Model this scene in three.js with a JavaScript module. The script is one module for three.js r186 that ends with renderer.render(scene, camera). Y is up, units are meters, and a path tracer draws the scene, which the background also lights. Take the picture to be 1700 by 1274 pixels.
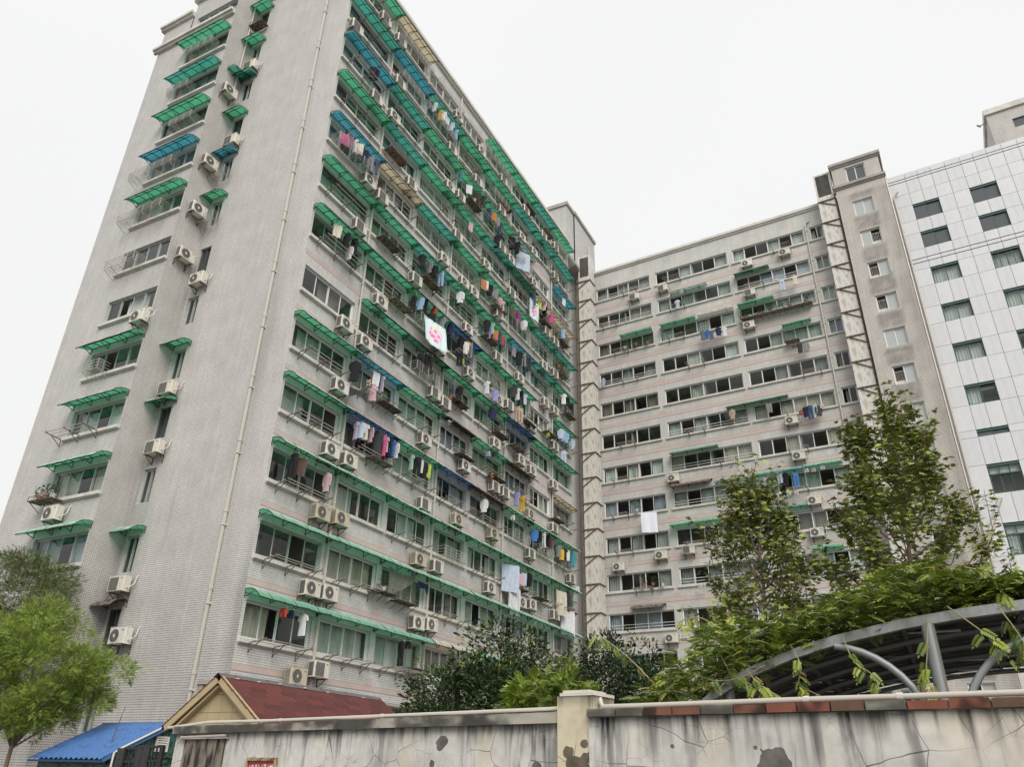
import * as THREE from 'three';
import { mergeGeometries } from 'three/addons/utils/BufferGeometryUtils.js';

// ---------------------------------------------------------------- camera, sky, sun, exposure
const scene = new THREE.Scene();
const camera = new THREE.PerspectiveCamera(53.436, 1024 / 768, 0.1, 900);
camera.position.set(20.218, 1.6, 19.191);
camera.up.set(0.19412684, 0.88863513, 0.41550255);
camera.lookAt(20.218 - 0.41464863, 1.6 + 0.45819315, 19.191 - 0.78620961);
scene.add(camera);

function mulberry(a) { return () => { a |= 0; a = a + 0x6D2B79F5 | 0; let t = Math.imul(a ^ a >>> 15, 1 | a); t = t + Math.imul(t ^ t >>> 7, 61 | t) ^ t; return ((t ^ t >>> 14) >>> 0) / 4294967296; }; }
const h2 = (x, y, s = 0) => { let n = Math.imul(x | 0, 374761393) + Math.imul(y | 0, 668265263) + Math.imul(s | 0, 974634777) | 0; n = Math.imul(n ^ n >>> 13, 1274126177); return ((n ^ n >>> 16) >>> 0) / 4294967296; };
const smooth = (t) => t * t * (3 - 2 * t);
function vnoise(x, y, s = 0, px = 0, py = 0) {      // value noise, periodic when px, py are set
  const xi = Math.floor(x), yi = Math.floor(y), fx = smooth(x - xi), fy = smooth(y - yi);
  const w = (v, p) => p ? ((v % p) + p) % p : v;
  const a = h2(w(xi, px), w(yi, py), s), b = h2(w(xi + 1, px), w(yi, py), s), c = h2(w(xi, px), w(yi + 1, py), s), d = h2(w(xi + 1, px), w(yi + 1, py), s);
  return a + (b - a) * fx + (c - a) * fy + (a - b - c + d) * fx * fy;
}
const fbm = (x, y, s = 0, o = 4) => { let v = 0, a = 0.5; for (let i = 0; i < o; i++) { v += a * vnoise(x, y, s + i * 17); x *= 2.03; y *= 2.03; a *= 0.5; } return v / (1 - Math.pow(0.5, o)); };
const clamp = (v, a = 0, b = 1) => Math.min(b, Math.max(a, v));
const sstep = (a, b, v) => smooth(clamp((v - a) / (b - a)));

{ // pale overcast sky, lit evenly
  const W = 512, H = 256, data = new Float32Array(W * H * 4);
  for (let j = 0; j < H; j++) for (let i = 0; i < W; i++) {
    const el = (j + 0.5) / H * Math.PI - Math.PI / 2, u = i / W;
    const n = vnoise(u * 8, j / H * 7, 3, 8) * 0.6 + vnoise(u * 20, j / H * 17, 5, 20) * 0.4;
    let L = 0.445 + 0.03 * (n - 0.5) + 0.018 * Math.sin(el);
    if (el < 0) L *= 0.6;
    const o = (j * W + i) * 4; data[o] = L; data[o + 1] = L * 1.003; data[o + 2] = L * 1.008; data[o + 3] = 1;
  }
  const sky = new THREE.DataTexture(data, W, H, THREE.RGBAFormat, THREE.FloatType);
  sky.mapping = THREE.EquirectangularReflectionMapping; sky.magFilter = THREE.LinearFilter; sky.wrapS = THREE.RepeatWrapping; sky.needsUpdate = true;
  scene.background = sky; scene.environment = sky;
}
const sun = new THREE.DirectionalLight(0xfffaf2, 1.5);
sun.position.set(45, 75, 42); sun.target.position.set(0, 15, -10);
sun.castShadow = true; sun.shadow.radius = 70; sun.shadow.mapSize.set(2048, 2048);
Object.assign(sun.shadow.camera, { left: -60, right: 60, top: 60, bottom: -60, near: 1, far: 220 });
scene.add(sun, sun.target);
const renderer = new THREE.WebGLRenderer({ antialias: true });
renderer.setSize(1024, 768); renderer.shadowMap.enabled = true;
renderer.toneMapping = THREE.LinearToneMapping;
renderer.toneMappingExposure = 2.0;

// ---------------------------------------------------------------- helpers
const taken = new Map();
function numbered(name) { const n = taken.get(name) || 0; taken.set(name, n + 1); return n ? name + '_' + String(n).padStart(3, '0') : name; }
function tag(o, label, category, group, kind) { if (label) o.userData.label = label; if (category) o.userData.category = category; if (group) o.userData.group = group; if (kind) o.userData.kind = kind; return o; }
function thing(name, label, category, pos = [0, 0, 0], turn = 0, group) {
  const o = new THREE.Group(); o.name = numbered(name); o.position.set(...pos); o.rotation.y = turn; scene.add(o);
  return tag(o, label, category, group);
}
function obj(name, geo, mat, parent = scene, pos) {
  const m = new THREE.Mesh(geo, mat); m.name = parent === scene ? numbered(name) : name; m.castShadow = m.receiveShadow = true;
  if (pos) m.position.set(...pos); parent.add(m); return m;
}
class Geo {
  constructor() { this.p = []; this.n = []; this.t = []; this.c = []; this.useC = false; }
  v(p, n, t, c) { this.p.push(p[0], p[1], p[2]); this.n.push(n[0], n[1], n[2]); this.t.push(t[0], t[1]); if (c) this.useC = true; this.c.push(...(c || [1, 1, 1])); }
  quad(a, b, c, d, uv, cols) {
    const ux = b[0] - a[0], uy = b[1] - a[1], uz = b[2] - a[2], vx = d[0] - a[0], vy = d[1] - a[1], vz = d[2] - a[2];
    let n = [uy * vz - uz * vy, uz * vx - ux * vz, ux * vy - uy * vx]; const l = Math.hypot(...n) || 1; n = n.map((e) => e / l);
    if (!uv) { const f = Math.abs(n[1]) > 0.7 ? (p) => [p[0], p[2]] : Math.abs(n[0]) > Math.abs(n[2]) ? (p) => [p[2], p[1]] : (p) => [p[0], p[1]]; uv = [f(a), f(b), f(c), f(d)]; }
    cols = cols || [];
    this.v(a, n, uv[0], cols[0]); this.v(b, n, uv[1], cols[1]); this.v(c, n, uv[2], cols[2]);
    this.v(a, n, uv[0], cols[0]); this.v(c, n, uv[2], cols[2]); this.v(d, n, uv[3], cols[3]);
    return this;
  }
  tri(a, b, c, uv) { const e = (p, q) => [q[0] - p[0], q[1] - p[1], q[2] - p[2]], u = e(a, b), w = e(a, c); let n = [u[1] * w[2] - u[2] * w[1], u[2] * w[0] - u[0] * w[2], u[0] * w[1] - u[1] * w[0]]; const l = Math.hypot(...n) || 1; n = n.map((k) => k / l); uv = uv || [a, b, c].map((p) => [p[0], p[1]]); this.v(a, n, uv[0]); this.v(b, n, uv[1]); this.v(c, n, uv[2]); return this; }
  box(x0, x1, y0, y1, z0, z1) {
    const q = (a, b, c, d) => this.quad(a, b, c, d);
    q([x0, y0, z1], [x1, y0, z1], [x1, y1, z1], [x0, y1, z1]); q([x1, y0, z0], [x0, y0, z0], [x0, y1, z0], [x1, y1, z0]);
    q([x1, y0, z1], [x1, y0, z0], [x1, y1, z0], [x1, y1, z1]); q([x0, y0, z0], [x0, y0, z1], [x0, y1, z1], [x0, y1, z0]);
    q([x0, y1, z1], [x1, y1, z1], [x1, y1, z0], [x0, y1, z0]); q([x0, y0, z0], [x1, y0, z0], [x1, y0, z1], [x0, y0, z1]);
    return this;
  }
  bar(a, b, w, h = w) {   // rectangular rod between two points
    const A = new THREE.Vector3(...a), B = new THREE.Vector3(...b), d = B.clone().sub(A).normalize();
    const up = Math.abs(d.y) > 0.95 ? new THREE.Vector3(1, 0, 0) : new THREE.Vector3(0, 1, 0), s = d.clone().cross(up).normalize(), t = s.clone().cross(d).normalize();
    const P = (o, i, j) => [o.x + s.x * i * w / 2 + t.x * j * h / 2, o.y + s.y * i * w / 2 + t.y * j * h / 2, o.z + s.z * i * w / 2 + t.z * j * h / 2];
    const c = [[-1, -1], [1, -1], [1, 1], [-1, 1]];
    for (let k = 0; k < 4; k++) { const e = c[k], f = c[(k + 1) % 4]; this.quad(P(A, ...f), P(A, ...e), P(B, ...e), P(B, ...f)); }
    this.quad(P(A, ...c[0]), P(A, ...c[1]), P(A, ...c[2]), P(A, ...c[3])); this.quad(P(B, ...c[3]), P(B, ...c[2]), P(B, ...c[1]), P(B, ...c[0]));
    return this;
  }
  tube(pts, r, n = 6, r2 = r) {     // round rod through points
    const V = pts.map((p) => new THREE.Vector3(...p)), rings = []; let side = null;
    for (let k = 0; k < V.length; k++) {
      const d = V[Math.min(k + 1, V.length - 1)].clone().sub(V[Math.max(k - 1, 0)]).normalize();
      if (!side) side = new THREE.Vector3(Math.abs(d.x) > 0.9 ? 0 : 1, 0, Math.abs(d.x) > 0.9 ? 1 : 0);
      side = side.clone().addScaledVector(d, -side.dot(d)).normalize(); const t = d.clone().cross(side), rr = r + (r2 - r) * k / (V.length - 1 || 1), ring = [];
      for (let i = 0; i < n; i++) { const a = i / n * Math.PI * 2, q = side.clone().multiplyScalar(Math.cos(a)).addScaledVector(t, Math.sin(a)); ring.push([[V[k].x + q.x * rr, V[k].y + q.y * rr, V[k].z + q.z * rr], [q.x, q.y, q.z]]); }
      rings.push(ring);
    }
    for (let k = 0; k + 1 < rings.length; k++) for (let i = 0; i < n; i++) {
      const a = rings[k][i], b = rings[k][(i + 1) % n], c = rings[k + 1][(i + 1) % n], d = rings[k + 1][i];
      for (const e of [a, b, c, a, c, d]) this.v(e[0], e[1], [i / n, k]);
    }
    for (const [ring, f] of [[rings[0], 1], [rings[rings.length - 1], 0]]) for (let i = 1; i + 1 < n; i++) f ? this.tri(ring[0][0], ring[i + 1][0], ring[i][0]) : this.tri(ring[0][0], ring[i][0], ring[i + 1][0]);
    return this;
  }
  disc(c, r, n, axis = 'z', r0 = 0) { for (let i = 0; i < n; i++) { const a = i / n * Math.PI * 2, b = (i + 1) / n * Math.PI * 2, P = (t, q) => axis === 'z' ? [c[0] + Math.cos(t) * q, c[1] + Math.sin(t) * q, c[2]] : [c[0] + Math.cos(t) * q, c[1], c[2] - Math.sin(t) * q]; r0 ? this.quad(P(a, r0), P(a, r), P(b, r), P(b, r0)) : this.tri(c, P(a, r), P(b, r)); } return this; }
  grid(nu, nv, f, uv) { // smooth sheet
    const pts = [], nor = []; for (let j = 0; j <= nv; j++) for (let i = 0; i <= nu; i++) pts.push(f(i / nu, j / nv));
    const at = (i, j) => pts[clamp(j, 0, nv) * (nu + 1) + clamp(i, 0, nu)];
    for (let j = 0; j <= nv; j++) for (let i = 0; i <= nu; i++) { const a = at(i + 1, j), b = at(i - 1, j), c = at(i, j + 1), d = at(i, j - 1), u = [a[0] - b[0], a[1] - b[1], a[2] - b[2]], v = [c[0] - d[0], c[1] - d[1], c[2] - d[2]], n = [u[1] * v[2] - u[2] * v[1], u[2] * v[0] - u[0] * v[2], u[0] * v[1] - u[1] * v[0]], l = Math.hypot(...n) || 1; nor.push(n.map((e) => e / l)); }
    for (let j = 0; j < nv; j++) for (let i = 0; i < nu; i++) for (const [di, dj] of [[0, 0], [1, 0], [1, 1], [0, 0], [1, 1], [0, 1]]) { const k = (j + dj) * (nu + 1) + i + di; this.v(pts[k], nor[k], uv ? uv((i + di) / nu, (j + dj) / nv) : [(i + di) / nu, (j + dj) / nv]); }
    return this;
  }
  build() {
    const g = new THREE.BufferGeometry(), f = (a, k) => g.setAttribute(a, new THREE.Float32BufferAttribute(k, a === 'uv' ? 2 : 3));
    f('position', this.p); f('normal', this.n); f('uv', this.t); if (this.useC) f('color', this.c); return g;
  }
}
const cache = new Map();
const cached = (key, make) => { if (!cache.has(key)) cache.set(key, make()); return cache.get(key); };
// a wall with openings. u runs along it, v up it, d into it; step sets how fine its dirt is.
function wallPanel(u0, u1, v0, v1, openings, depth, map, dirt, step = 0.4) {
  const g = new Geo(), cuts = (a, b, extra) => { const s = new Set([a, b]); extra.forEach((e) => { if (e > a && e < b) s.add(e); }); const r = [...s].sort((x, y) => x - y), out = [r[0]]; for (let i = 0; i + 1 < r.length; i++) { const n = Math.max(1, Math.round((r[i + 1] - r[i]) / step)); for (let k = 1; k <= n; k++) out.push(r[i] + (r[i + 1] - r[i]) * k / n); } return out; };
  const U = cuts(u0, u1, openings.flatMap((o) => [o[0], o[1]])), V = cuts(v0, v1, openings.flatMap((o) => [o[2], o[3]]));
  const col = U.map((u) => V.map((v) => dirt ? dirt(u, v) : null));
  const flip = (() => { const a = map(0, 0, 0), b = map(1, 0, 0), c = map(0, 1, 0), d = map(0, 0, -1), x = (p) => new THREE.Vector3(p[0] - a[0], p[1] - a[1], p[2] - a[2]); return x(b).cross(x(c)).dot(x(d)) < 0; })();
  const Q = (a, b, c, d, uv, k) => flip ? g.quad(b, a, d, c, [uv[1], uv[0], uv[3], uv[2]], [k[1], k[0], k[3], k[2]]) : g.quad(a, b, c, d, uv, k);
  for (let i = 0; i + 1 < U.length; i++) for (let j = 0; j + 1 < V.length; j++) {
    const cu = (U[i] + U[i + 1]) / 2, cv = (V[j] + V[j + 1]) / 2;
    if (openings.some((o) => cu > o[0] && cu < o[1] && cv > o[2] && cv < o[3])) continue;
    const A = [U[i], V[j]], B = [U[i + 1], V[j]], C = [U[i + 1], V[j + 1]], D = [U[i], V[j + 1]];
    Q(map(...A, 0), map(...B, 0), map(...C, 0), map(...D, 0), [A, B, C, D], [col[i][j], col[i + 1][j], col[i + 1][j + 1], col[i][j + 1]]);
  }
  const w = dirt ? [0.92, 0.91, 0.9] : null, k = [w, w, w, w];
  for (const [a, b, c, d] of openings) {
    Q(map(a, c, 0), map(b, c, 0), map(b, c, depth), map(a, c, depth), [[a, 0], [b, 0], [b, depth], [a, depth]], k); Q(map(a, d, depth), map(b, d, depth), map(b, d, 0), map(a, d, 0), [[a, 0], [b, 0], [b, depth], [a, depth]], k);
    Q(map(a, c, 0), map(a, c, depth), map(a, d, depth), map(a, d, 0), [[0, c], [depth, c], [depth, d], [0, d]], k); Q(map(b, c, depth), map(b, c, 0), map(b, d, 0), map(b, d, depth), [[0, c], [depth, c], [depth, d], [0, d]], k);
  }
  return g.build();
}
const ORD = ['first', 'second', 'third', 'fourth', 'fifth', 'sixth', 'seventh', 'eighth', 'ninth', 'tenth', 'eleventh', 'twelfth', 'thirteenth', 'fourteenth', 'fifteenth', 'sixteenth'];
const R = mulberry(20240);
const pick = (a, r = R) => a[Math.floor(r() * a.length)];

// ---------------------------------------------------------------- materials
function canvasTex(w, h, draw, srgb = true) { const c = document.createElement('canvas'); c.width = w; c.height = h; draw(c.getContext('2d'), w, h); const t = new THREE.CanvasTexture(c); if (srgb) t.colorSpace = THREE.SRGBColorSpace; t.wrapS = t.wrapT = THREE.RepeatWrapping; return t; }
function dataTex(w, h, f, srgb = true) { const d = new Uint8Array(w * h * 4); for (let j = 0; j < h; j++) for (let i = 0; i < w; i++) { const c = f(i, j), o = (j * w + i) * 4; d[o] = clamp(c[0], 0, 255); d[o + 1] = clamp(c[1], 0, 255); d[o + 2] = clamp(c[2], 0, 255); d[o + 3] = 255; } const t = new THREE.DataTexture(d, w, h); if (srgb) t.colorSpace = THREE.SRGBColorSpace; t.wrapS = t.wrapT = THREE.RepeatWrapping; t.magFilter = THREE.LinearFilter; t.minFilter = THREE.LinearMipmapLinearFilter; t.generateMipmaps = true; t.needsUpdate = true; return t; }
const std = (o) => new THREE.MeshStandardMaterial({ roughness: 0.8, side: THREE.DoubleSide, ...o });
const rgb = (r, g, b) => new THREE.Color().setRGB(r, g, b);
// small glazed wall tiles, 75 x 80 mm, with dirty joints
const tileMap = (grout, seed) => dataTex(1024, 1024, (i, j) => {
  const tx = Math.floor(i / 16), ty = Math.floor(j / 16), fx = i % 16, fy = j % 16, e = h2(tx, ty, seed), big = vnoise(i / 128, j / 128, seed + 2, 8, 8), run = vnoise(i / 32, j / 256, seed + 4, 32, 4);
  const joint = fx < 2 || fy < 2.4;
  const b = 1 - 0.07 * big - 0.05 * run, s = joint ? grout : [230, 229, 227];
  const k = joint ? 1 - 0.35 * h2(i >> 3, j >> 3, seed + 9) * (1 - big) : 1 - 0.055 * e;
  return s.map((c) => c * b * k);
});
const tileBump = dataTex(256, 256, (i, j) => { const fx = i % 16, fy = j % 16, v = fx < 2 || fy < 2.4 ? 60 : 255; return [v, v, v]; }, false);
tileBump.repeat.set(1 / 1.2, 1 / 1.28);
const tileA = tileMap([146, 136, 128], 11), tileB = tileMap([166, 160, 152], 31);
tileA.repeat.set(1 / 4.8, 1 / 5.12); tileB.repeat.set(1 / 4.8, 1 / 5.12);
const plaster = dataTex(512, 512, (i, j) => { const n = 0.5 * vnoise(i / 64, j / 64, 3, 8, 8) + 0.3 * vnoise(i / 16, j / 16, 4, 32, 32) + 0.2 * h2(i, j, 5), k = 190 + 50 * n; return [k, k * 0.985, k * 0.96]; }); plaster.repeat.set(1 / 3, 1 / 3);
const fabric = dataTex(256, 256, (i, j) => { const k = 214 + 26 * ((i % 4 < 2) ^ (j % 4 < 2) ? 1 : 0) * 0.6 + 20 * vnoise(i / 24, j / 24, 8, 11, 11); return [k, k, k]; });
const rustMap = dataTex(256, 256, (i, j) => { const n = vnoise(i / 20, j / 20, 6, 13, 13), m = vnoise(i / 5, j / 5, 7, 52, 52), r = sstep(0.5, 0.8, n * 0.7 + m * 0.4), k = 205 + 40 * m; return [k * (1 - r * 0.35), k * (1 - r * 0.55), k * (1 - r * 0.68)]; });
const dirtMap = dataTex(256, 256, (i, j) => { const n = vnoise(i / 30, j / 80, 46, 9, 3), m = vnoise(i / 6, j / 12, 47, 43, 21), k = 246 - 34 * sstep(0.5, 1, n) - 22 * m; return [k, k * (1 - 0.03 * n), k * (1 - 0.07 * n)]; });
const acMap = dataTex(256, 256, (i, j) => { const n = vnoise(i / 40, j / 90, 16, 7, 3), m = vnoise(i / 6, j / 24, 17, 43, 11), k = 238 - 36 * sstep(0.55, 1, n * 0.6 + m * 0.5) - 14 * m; return [k, k * 0.985, k * 0.95]; });
const sheetMap = dataTex(256, 256, (i, j) => { const n = vnoise(i / 50, j / 26, 26, 5, 10), m = vnoise(i / 9, j / 9, 27, 28, 28), k = 255 - 60 * sstep(0.45, 0.95, n) * m - 26 * sstep(0.6, 1, m); return [k, k, k]; });
const M = {
  gable: std({ map: tileA, bumpMap: tileBump, bumpScale: 0.003, roughness: 0.55, vertexColors: true, color: rgb(0.97, 0.98, 0.99) }),
  long: std({ map: tileB, bumpMap: tileBump, bumpScale: 0.003, roughness: 0.5, vertexColors: true, color: rgb(1, 1.01, 1.02) }),
  back: std({ map: tileB, roughness: 0.6, vertexColors: true, color: rgb(0.95, 0.955, 0.955) }),
  tower: std({ map: tileA, bumpMap: tileBump, bumpScale: 0.003, roughness: 0.7, vertexColors: true, color: rgb(0.95, 0.94, 0.92) }),
  pink: std({ color: 0xffffff, roughness: 0.55, map: (() => { const t = dataTex(256, 48, (i, j) => { const fx = i % 16, y = j; if (y < 5 || y >= 43) return [150, 154, 156]; const fy = (y - 5) % 13; if (fx < 2 || fy < 2) return [172, 154, 147]; const e = h2(Math.floor(i / 16), Math.floor((y - 5) / 13), 3); return [204 - 10 * e, 184 - 11 * e, 176 - 11 * e]; }); t.repeat.set(1 / 1.2, 1); return t; })() }),
  trim: std({ map: plaster, color: rgb(0.86, 0.85, 0.83) }),
  trimDark: std({ map: plaster, color: rgb(0.5, 0.48, 0.46) }),
  sill: std({ map: plaster, color: rgb(0.82, 0.81, 0.79), roughness: 0.7 }),
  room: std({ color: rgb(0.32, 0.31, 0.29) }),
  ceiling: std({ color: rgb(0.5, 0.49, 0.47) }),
  glass: new THREE.MeshPhysicalMaterial({ color: rgb(0.86, 0.93, 0.9), transmission: 1, thickness: 0, roughness: 0.015, ior: 1.52, side: THREE.DoubleSide }),
  blueGlass: new THREE.MeshPhysicalMaterial({ color: rgb(0.12, 0.22, 0.55), transmission: 0.85, thickness: 0, roughness: 0.02, ior: 1.6, side: THREE.DoubleSide }),
  darkGlass: std({ color: rgb(0.1, 0.105, 0.115), roughness: 0.06 }),
  frosted: new THREE.MeshPhysicalMaterial({ color: rgb(0.62, 0.65, 0.64), transmission: 0.35, thickness: 0, roughness: 0.35, side: THREE.DoubleSide }),
  frameW: std({ color: rgb(0.66, 0.67, 0.66), roughness: 0.45 }),
  frameG: std({ color: rgb(0.42, 0.47, 0.45), roughness: 0.4, metalness: 0.3 }),
  frameD: std({ color: rgb(0.07, 0.08, 0.085), roughness: 0.5 }),
  frameGreen: std({ color: rgb(0.025, 0.09, 0.075), roughness: 0.4 }),
  pvc: std({ map: dirtMap, color: rgb(0.74, 0.72, 0.68), roughness: 0.5 }),
  steel: std({ map: dirtMap, color: rgb(0.62, 0.6, 0.56), roughness: 0.45, metalness: 0.35 }),
  rusty: std({ map: rustMap, color: rgb(0.22, 0.19, 0.16), roughness: 0.8 }),
  blackIron: std({ map: dirtMap, color: rgb(0.05, 0.042, 0.036), roughness: 0.7 }),
  black: std({ color: rgb(0.018, 0.018, 0.018), roughness: 0.6 }),
  board: std({ map: rustMap, color: rgb(0.2, 0.16, 0.125) }),
  boardPale: std({ map: rustMap, color: rgb(0.36, 0.34, 0.3) }),
  acWhite: std({ map: acMap, color: rgb(0.84, 0.84, 0.82), roughness: 0.5 }),
  acCream: std({ map: acMap, color: rgb(0.78, 0.77, 0.72), roughness: 0.55 }),
  acOld: std({ map: acMap, color: rgb(0.62, 0.58, 0.48), roughness: 0.65 }),
  acGrille: std({ color: rgb(0.24, 0.225, 0.21), roughness: 0.7 }),
  acDark: std({ color: rgb(0.05, 0.05, 0.05), roughness: 0.6 }),
  acFin: std({ color: rgb(0.13, 0.125, 0.12), roughness: 0.6 }),
  logo: std({ color: rgb(0.08, 0.25, 0.6) }),
  pot: std({ color: rgb(0.3, 0.14, 0.08) }), potWhite: std({ color: rgb(0.6, 0.6, 0.58) }),
  leafPot: std({ color: rgb(0.1, 0.16, 0.04), roughness: 0.7 }), leafPotYellow: std({ color: rgb(0.32, 0.3, 0.05), roughness: 0.7 }),
};
const sheetMat = (r, g, b, t = 0.62) => new THREE.MeshPhysicalMaterial({ color: rgb(r, g, b), map: sheetMap, transmission: t, thickness: 0, roughness: 0.75, side: THREE.DoubleSide });
const SHEET = {
  G: [sheetMat(0.12, 0.56, 0.32), 'green'], T: [sheetMat(0.09, 0.47, 0.37), 'sea green'], C: [sheetMat(0.07, 0.38, 0.48), 'turquoise'], N: [sheetMat(0.025, 0.13, 0.32), 'dark blue'],
  Y: [sheetMat(0.72, 0.64, 0.46), 'tan'], W: [sheetMat(0.8, 0.84, 0.8), 'clear white'], D: [sheetMat(0.05, 0.24, 0.14, 0.5), 'dark green'], H: [sheetMat(0.4, 0.62, 0.55), 'torn green'],
  S: [std({ map: rustMap, color: rgb(0.2, 0.18, 0.16) }), 'brown slatted'], E: [std({ map: rustMap, color: rgb(0.09, 0.085, 0.08) }), 'torn black'],
};
const CLOTH = {};
for (const [n, r, g, b] of [['black', 0.014, 0.014, 0.017], ['navy', 0.018, 0.025, 0.07], ['charcoal', 0.045, 0.045, 0.05], ['grey', 0.24, 0.24, 0.25], ['white', 0.72, 0.72, 0.74], ['cream', 0.66, 0.62, 0.5], ['beige', 0.5, 0.38, 0.3], ['pink', 0.55, 0.1, 0.25], ['mauve', 0.3, 0.12, 0.2], ['rose', 0.62, 0.42, 0.46], ['peach', 0.66, 0.42, 0.32], ['red', 0.5, 0.06, 0.03], ['orange', 0.5, 0.2, 0.06], ['yellow', 0.65, 0.42, 0.03], ['lime', 0.5, 0.6, 0.08], ['mint', 0.4, 0.6, 0.5], ['teal', 0.08, 0.3, 0.36], ['blue', 0.06, 0.18, 0.48], ['skyblue', 0.3, 0.45, 0.66], ['paleblue', 0.5, 0.58, 0.7], ['denim', 0.05, 0.085, 0.16], ['slate', 0.12, 0.14, 0.19], ['lilac', 0.48, 0.42, 0.56], ['lavender', 0.3, 0.3, 0.56], ['magenta', 0.3, 0.04, 0.22], ['maroon', 0.14, 0.03, 0.04], ['brown', 0.12, 0.08, 0.06], ['sack', 0.2, 0.21, 0.17]]) CLOTH[n] = std({ map: fabric, color: rgb(r, g, b), roughness: 0.95 });
const spreadTex = canvasTex(256, 256, (c, w, h) => { c.fillStyle = '#cfe0e2'; c.fillRect(0, 0, w, h); const r = mulberry(5); c.fillStyle = '#e8c9d8'; c.beginPath(); c.ellipse(128, 128, 84, 70, 0.4, 0, 7); c.fill(); for (let i = 0; i < 26; i++) { const a = r() * 6.3, q = 30 + r() * 40; c.fillStyle = pick(['#c94fae', '#d96abf', '#e4a6cf', '#e9dca8', '#cf7fb8'], r); c.beginPath(); c.ellipse(128 + Math.cos(a) * q, 120 + Math.sin(a) * q, 9 + r() * 20, 7 + r() * 12, r() * 3, 0, 7); c.fill(); } c.strokeStyle = '#9fc4c6'; c.lineWidth = 6; c.strokeRect(10, 10, w - 20, h - 20); });
CLOTH.floral = std({ map: spreadTex, roughness: 0.95 });
CLOTH.print = std({ roughness: 0.95, map: canvasTex(256, 256, (c, w, h) => { c.fillStyle = '#dcdde6'; c.fillRect(0, 0, w, h); const r = mulberry(9); c.fillStyle = '#9aa2bd'; for (let i = 0; i < 12; i++) for (let j = 0; j < 10; j++) { c.beginPath(); c.ellipse(12 + i * 21 + (j % 2) * 10, 12 + j * 26, 3, 5, r() * 3, 0, 7); c.fill(); } }) });
const CNAME = { skyblue: 'sky blue', paleblue: 'pale blue', floral: 'pink floral', print: 'blue dotted white' };

// ---------------------------------------------------------------- ground
const FH = 2.8, S0 = 5.4;                       // storey height, height of the lowest sill in view
{
  const asphalt = dataTex(512, 512, (i, j) => { const n = vnoise(i / 60, j / 60, 41, 9, 9), m = h2(i, j, 42), k = 88 + 26 * n + 22 * m; return [k, k * 0.99, k * 0.96]; }); asphalt.repeat.set(1 / 4, 1 / 4);
  const g = new Geo(); for (let i = -6; i < 6; i++) for (let j = -6; j < 6; j++) g.quad([i * 70, 0, j * 70 + 70], [i * 70 + 70, 0, j * 70 + 70], [i * 70 + 70, 0, j * 70], [i * 70, 0, j * 70]);
  tag(obj('ground', g.build(), std({ map: asphalt, color: rgb(0.9, 0.9, 0.88), roughness: 0.95 })), 'grey paved ground of the yard and street', null, null, 'structure');
}

// ---------------------------------------------------------------- windows: X along the wall, Y up, Z out of it
function windowFrame(w, h, n, bars) {
  return cached(`win${w.toFixed(2)}_${h.toFixed(2)}_${n}_${bars || 0}`, () => {
    const g = new Geo(), f = 0.045; g.box(0, w, 0, f, -0.19, -0.1).box(0, w, h - f, h, -0.19, -0.1).box(0, f, f, h - f, -0.19, -0.1).box(w - f, w, f, h - f, -0.19, -0.1);
    for (let i = 0; i < n; i++) { // one sliding sash per bay
      const a = f + (w - 2 * f) * i / n, b = f + (w - 2 * f) * (i + 1) / n, z = i % 2 ? -0.178 : -0.138, s = 0.032;
      g.box(a, a + s, f, h - f, z, z + 0.03).box(b - s, b, f, h - f, z, z + 0.03).box(a + s, b - s, f, f + s, z, z + 0.03).box(a + s, b - s, h - f - s, h - f, z, z + 0.03);
    }
    if (bars) for (const y of [0.22, 0.42]) g.bar([0, y, -0.03], [w, y, -0.03], 0.03);
    return g.build();
  });
}
const curtainGeo = (w, h, v) => cached(`cur${w.toFixed(2)}_${h.toFixed(2)}_${v}`, () => { const g = new Geo(), k = Math.max(6, Math.round(w / 0.09)) * 2, r = mulberry(v * 31 + 7), ph = r() * 6; g.grid(k, 3, (a, b) => [a * w + 0.02 * Math.sin(b * 2 + ph), b * h, 0.035 * Math.sin(a * k * 1.57) + 0.02 * Math.sin(a * 9 + ph)]); return g.build(); });
const CURT = [[0.62, 0.61, 0.58], [0.5, 0.5, 0.49], [0.7, 0.7, 0.68], [0.55, 0.48, 0.4], [0.3, 0.29, 0.3], [0.45, 0.48, 0.42], [0.25, 0.2, 0.17], [0.4, 0.42, 0.5]].map((c) => new THREE.MeshPhysicalMaterial({ color: rgb(...c), roughness: 0.95, transmission: 0.25, thickness: 0, side: THREE.DoubleSide }));
const farGlass = [];
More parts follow.
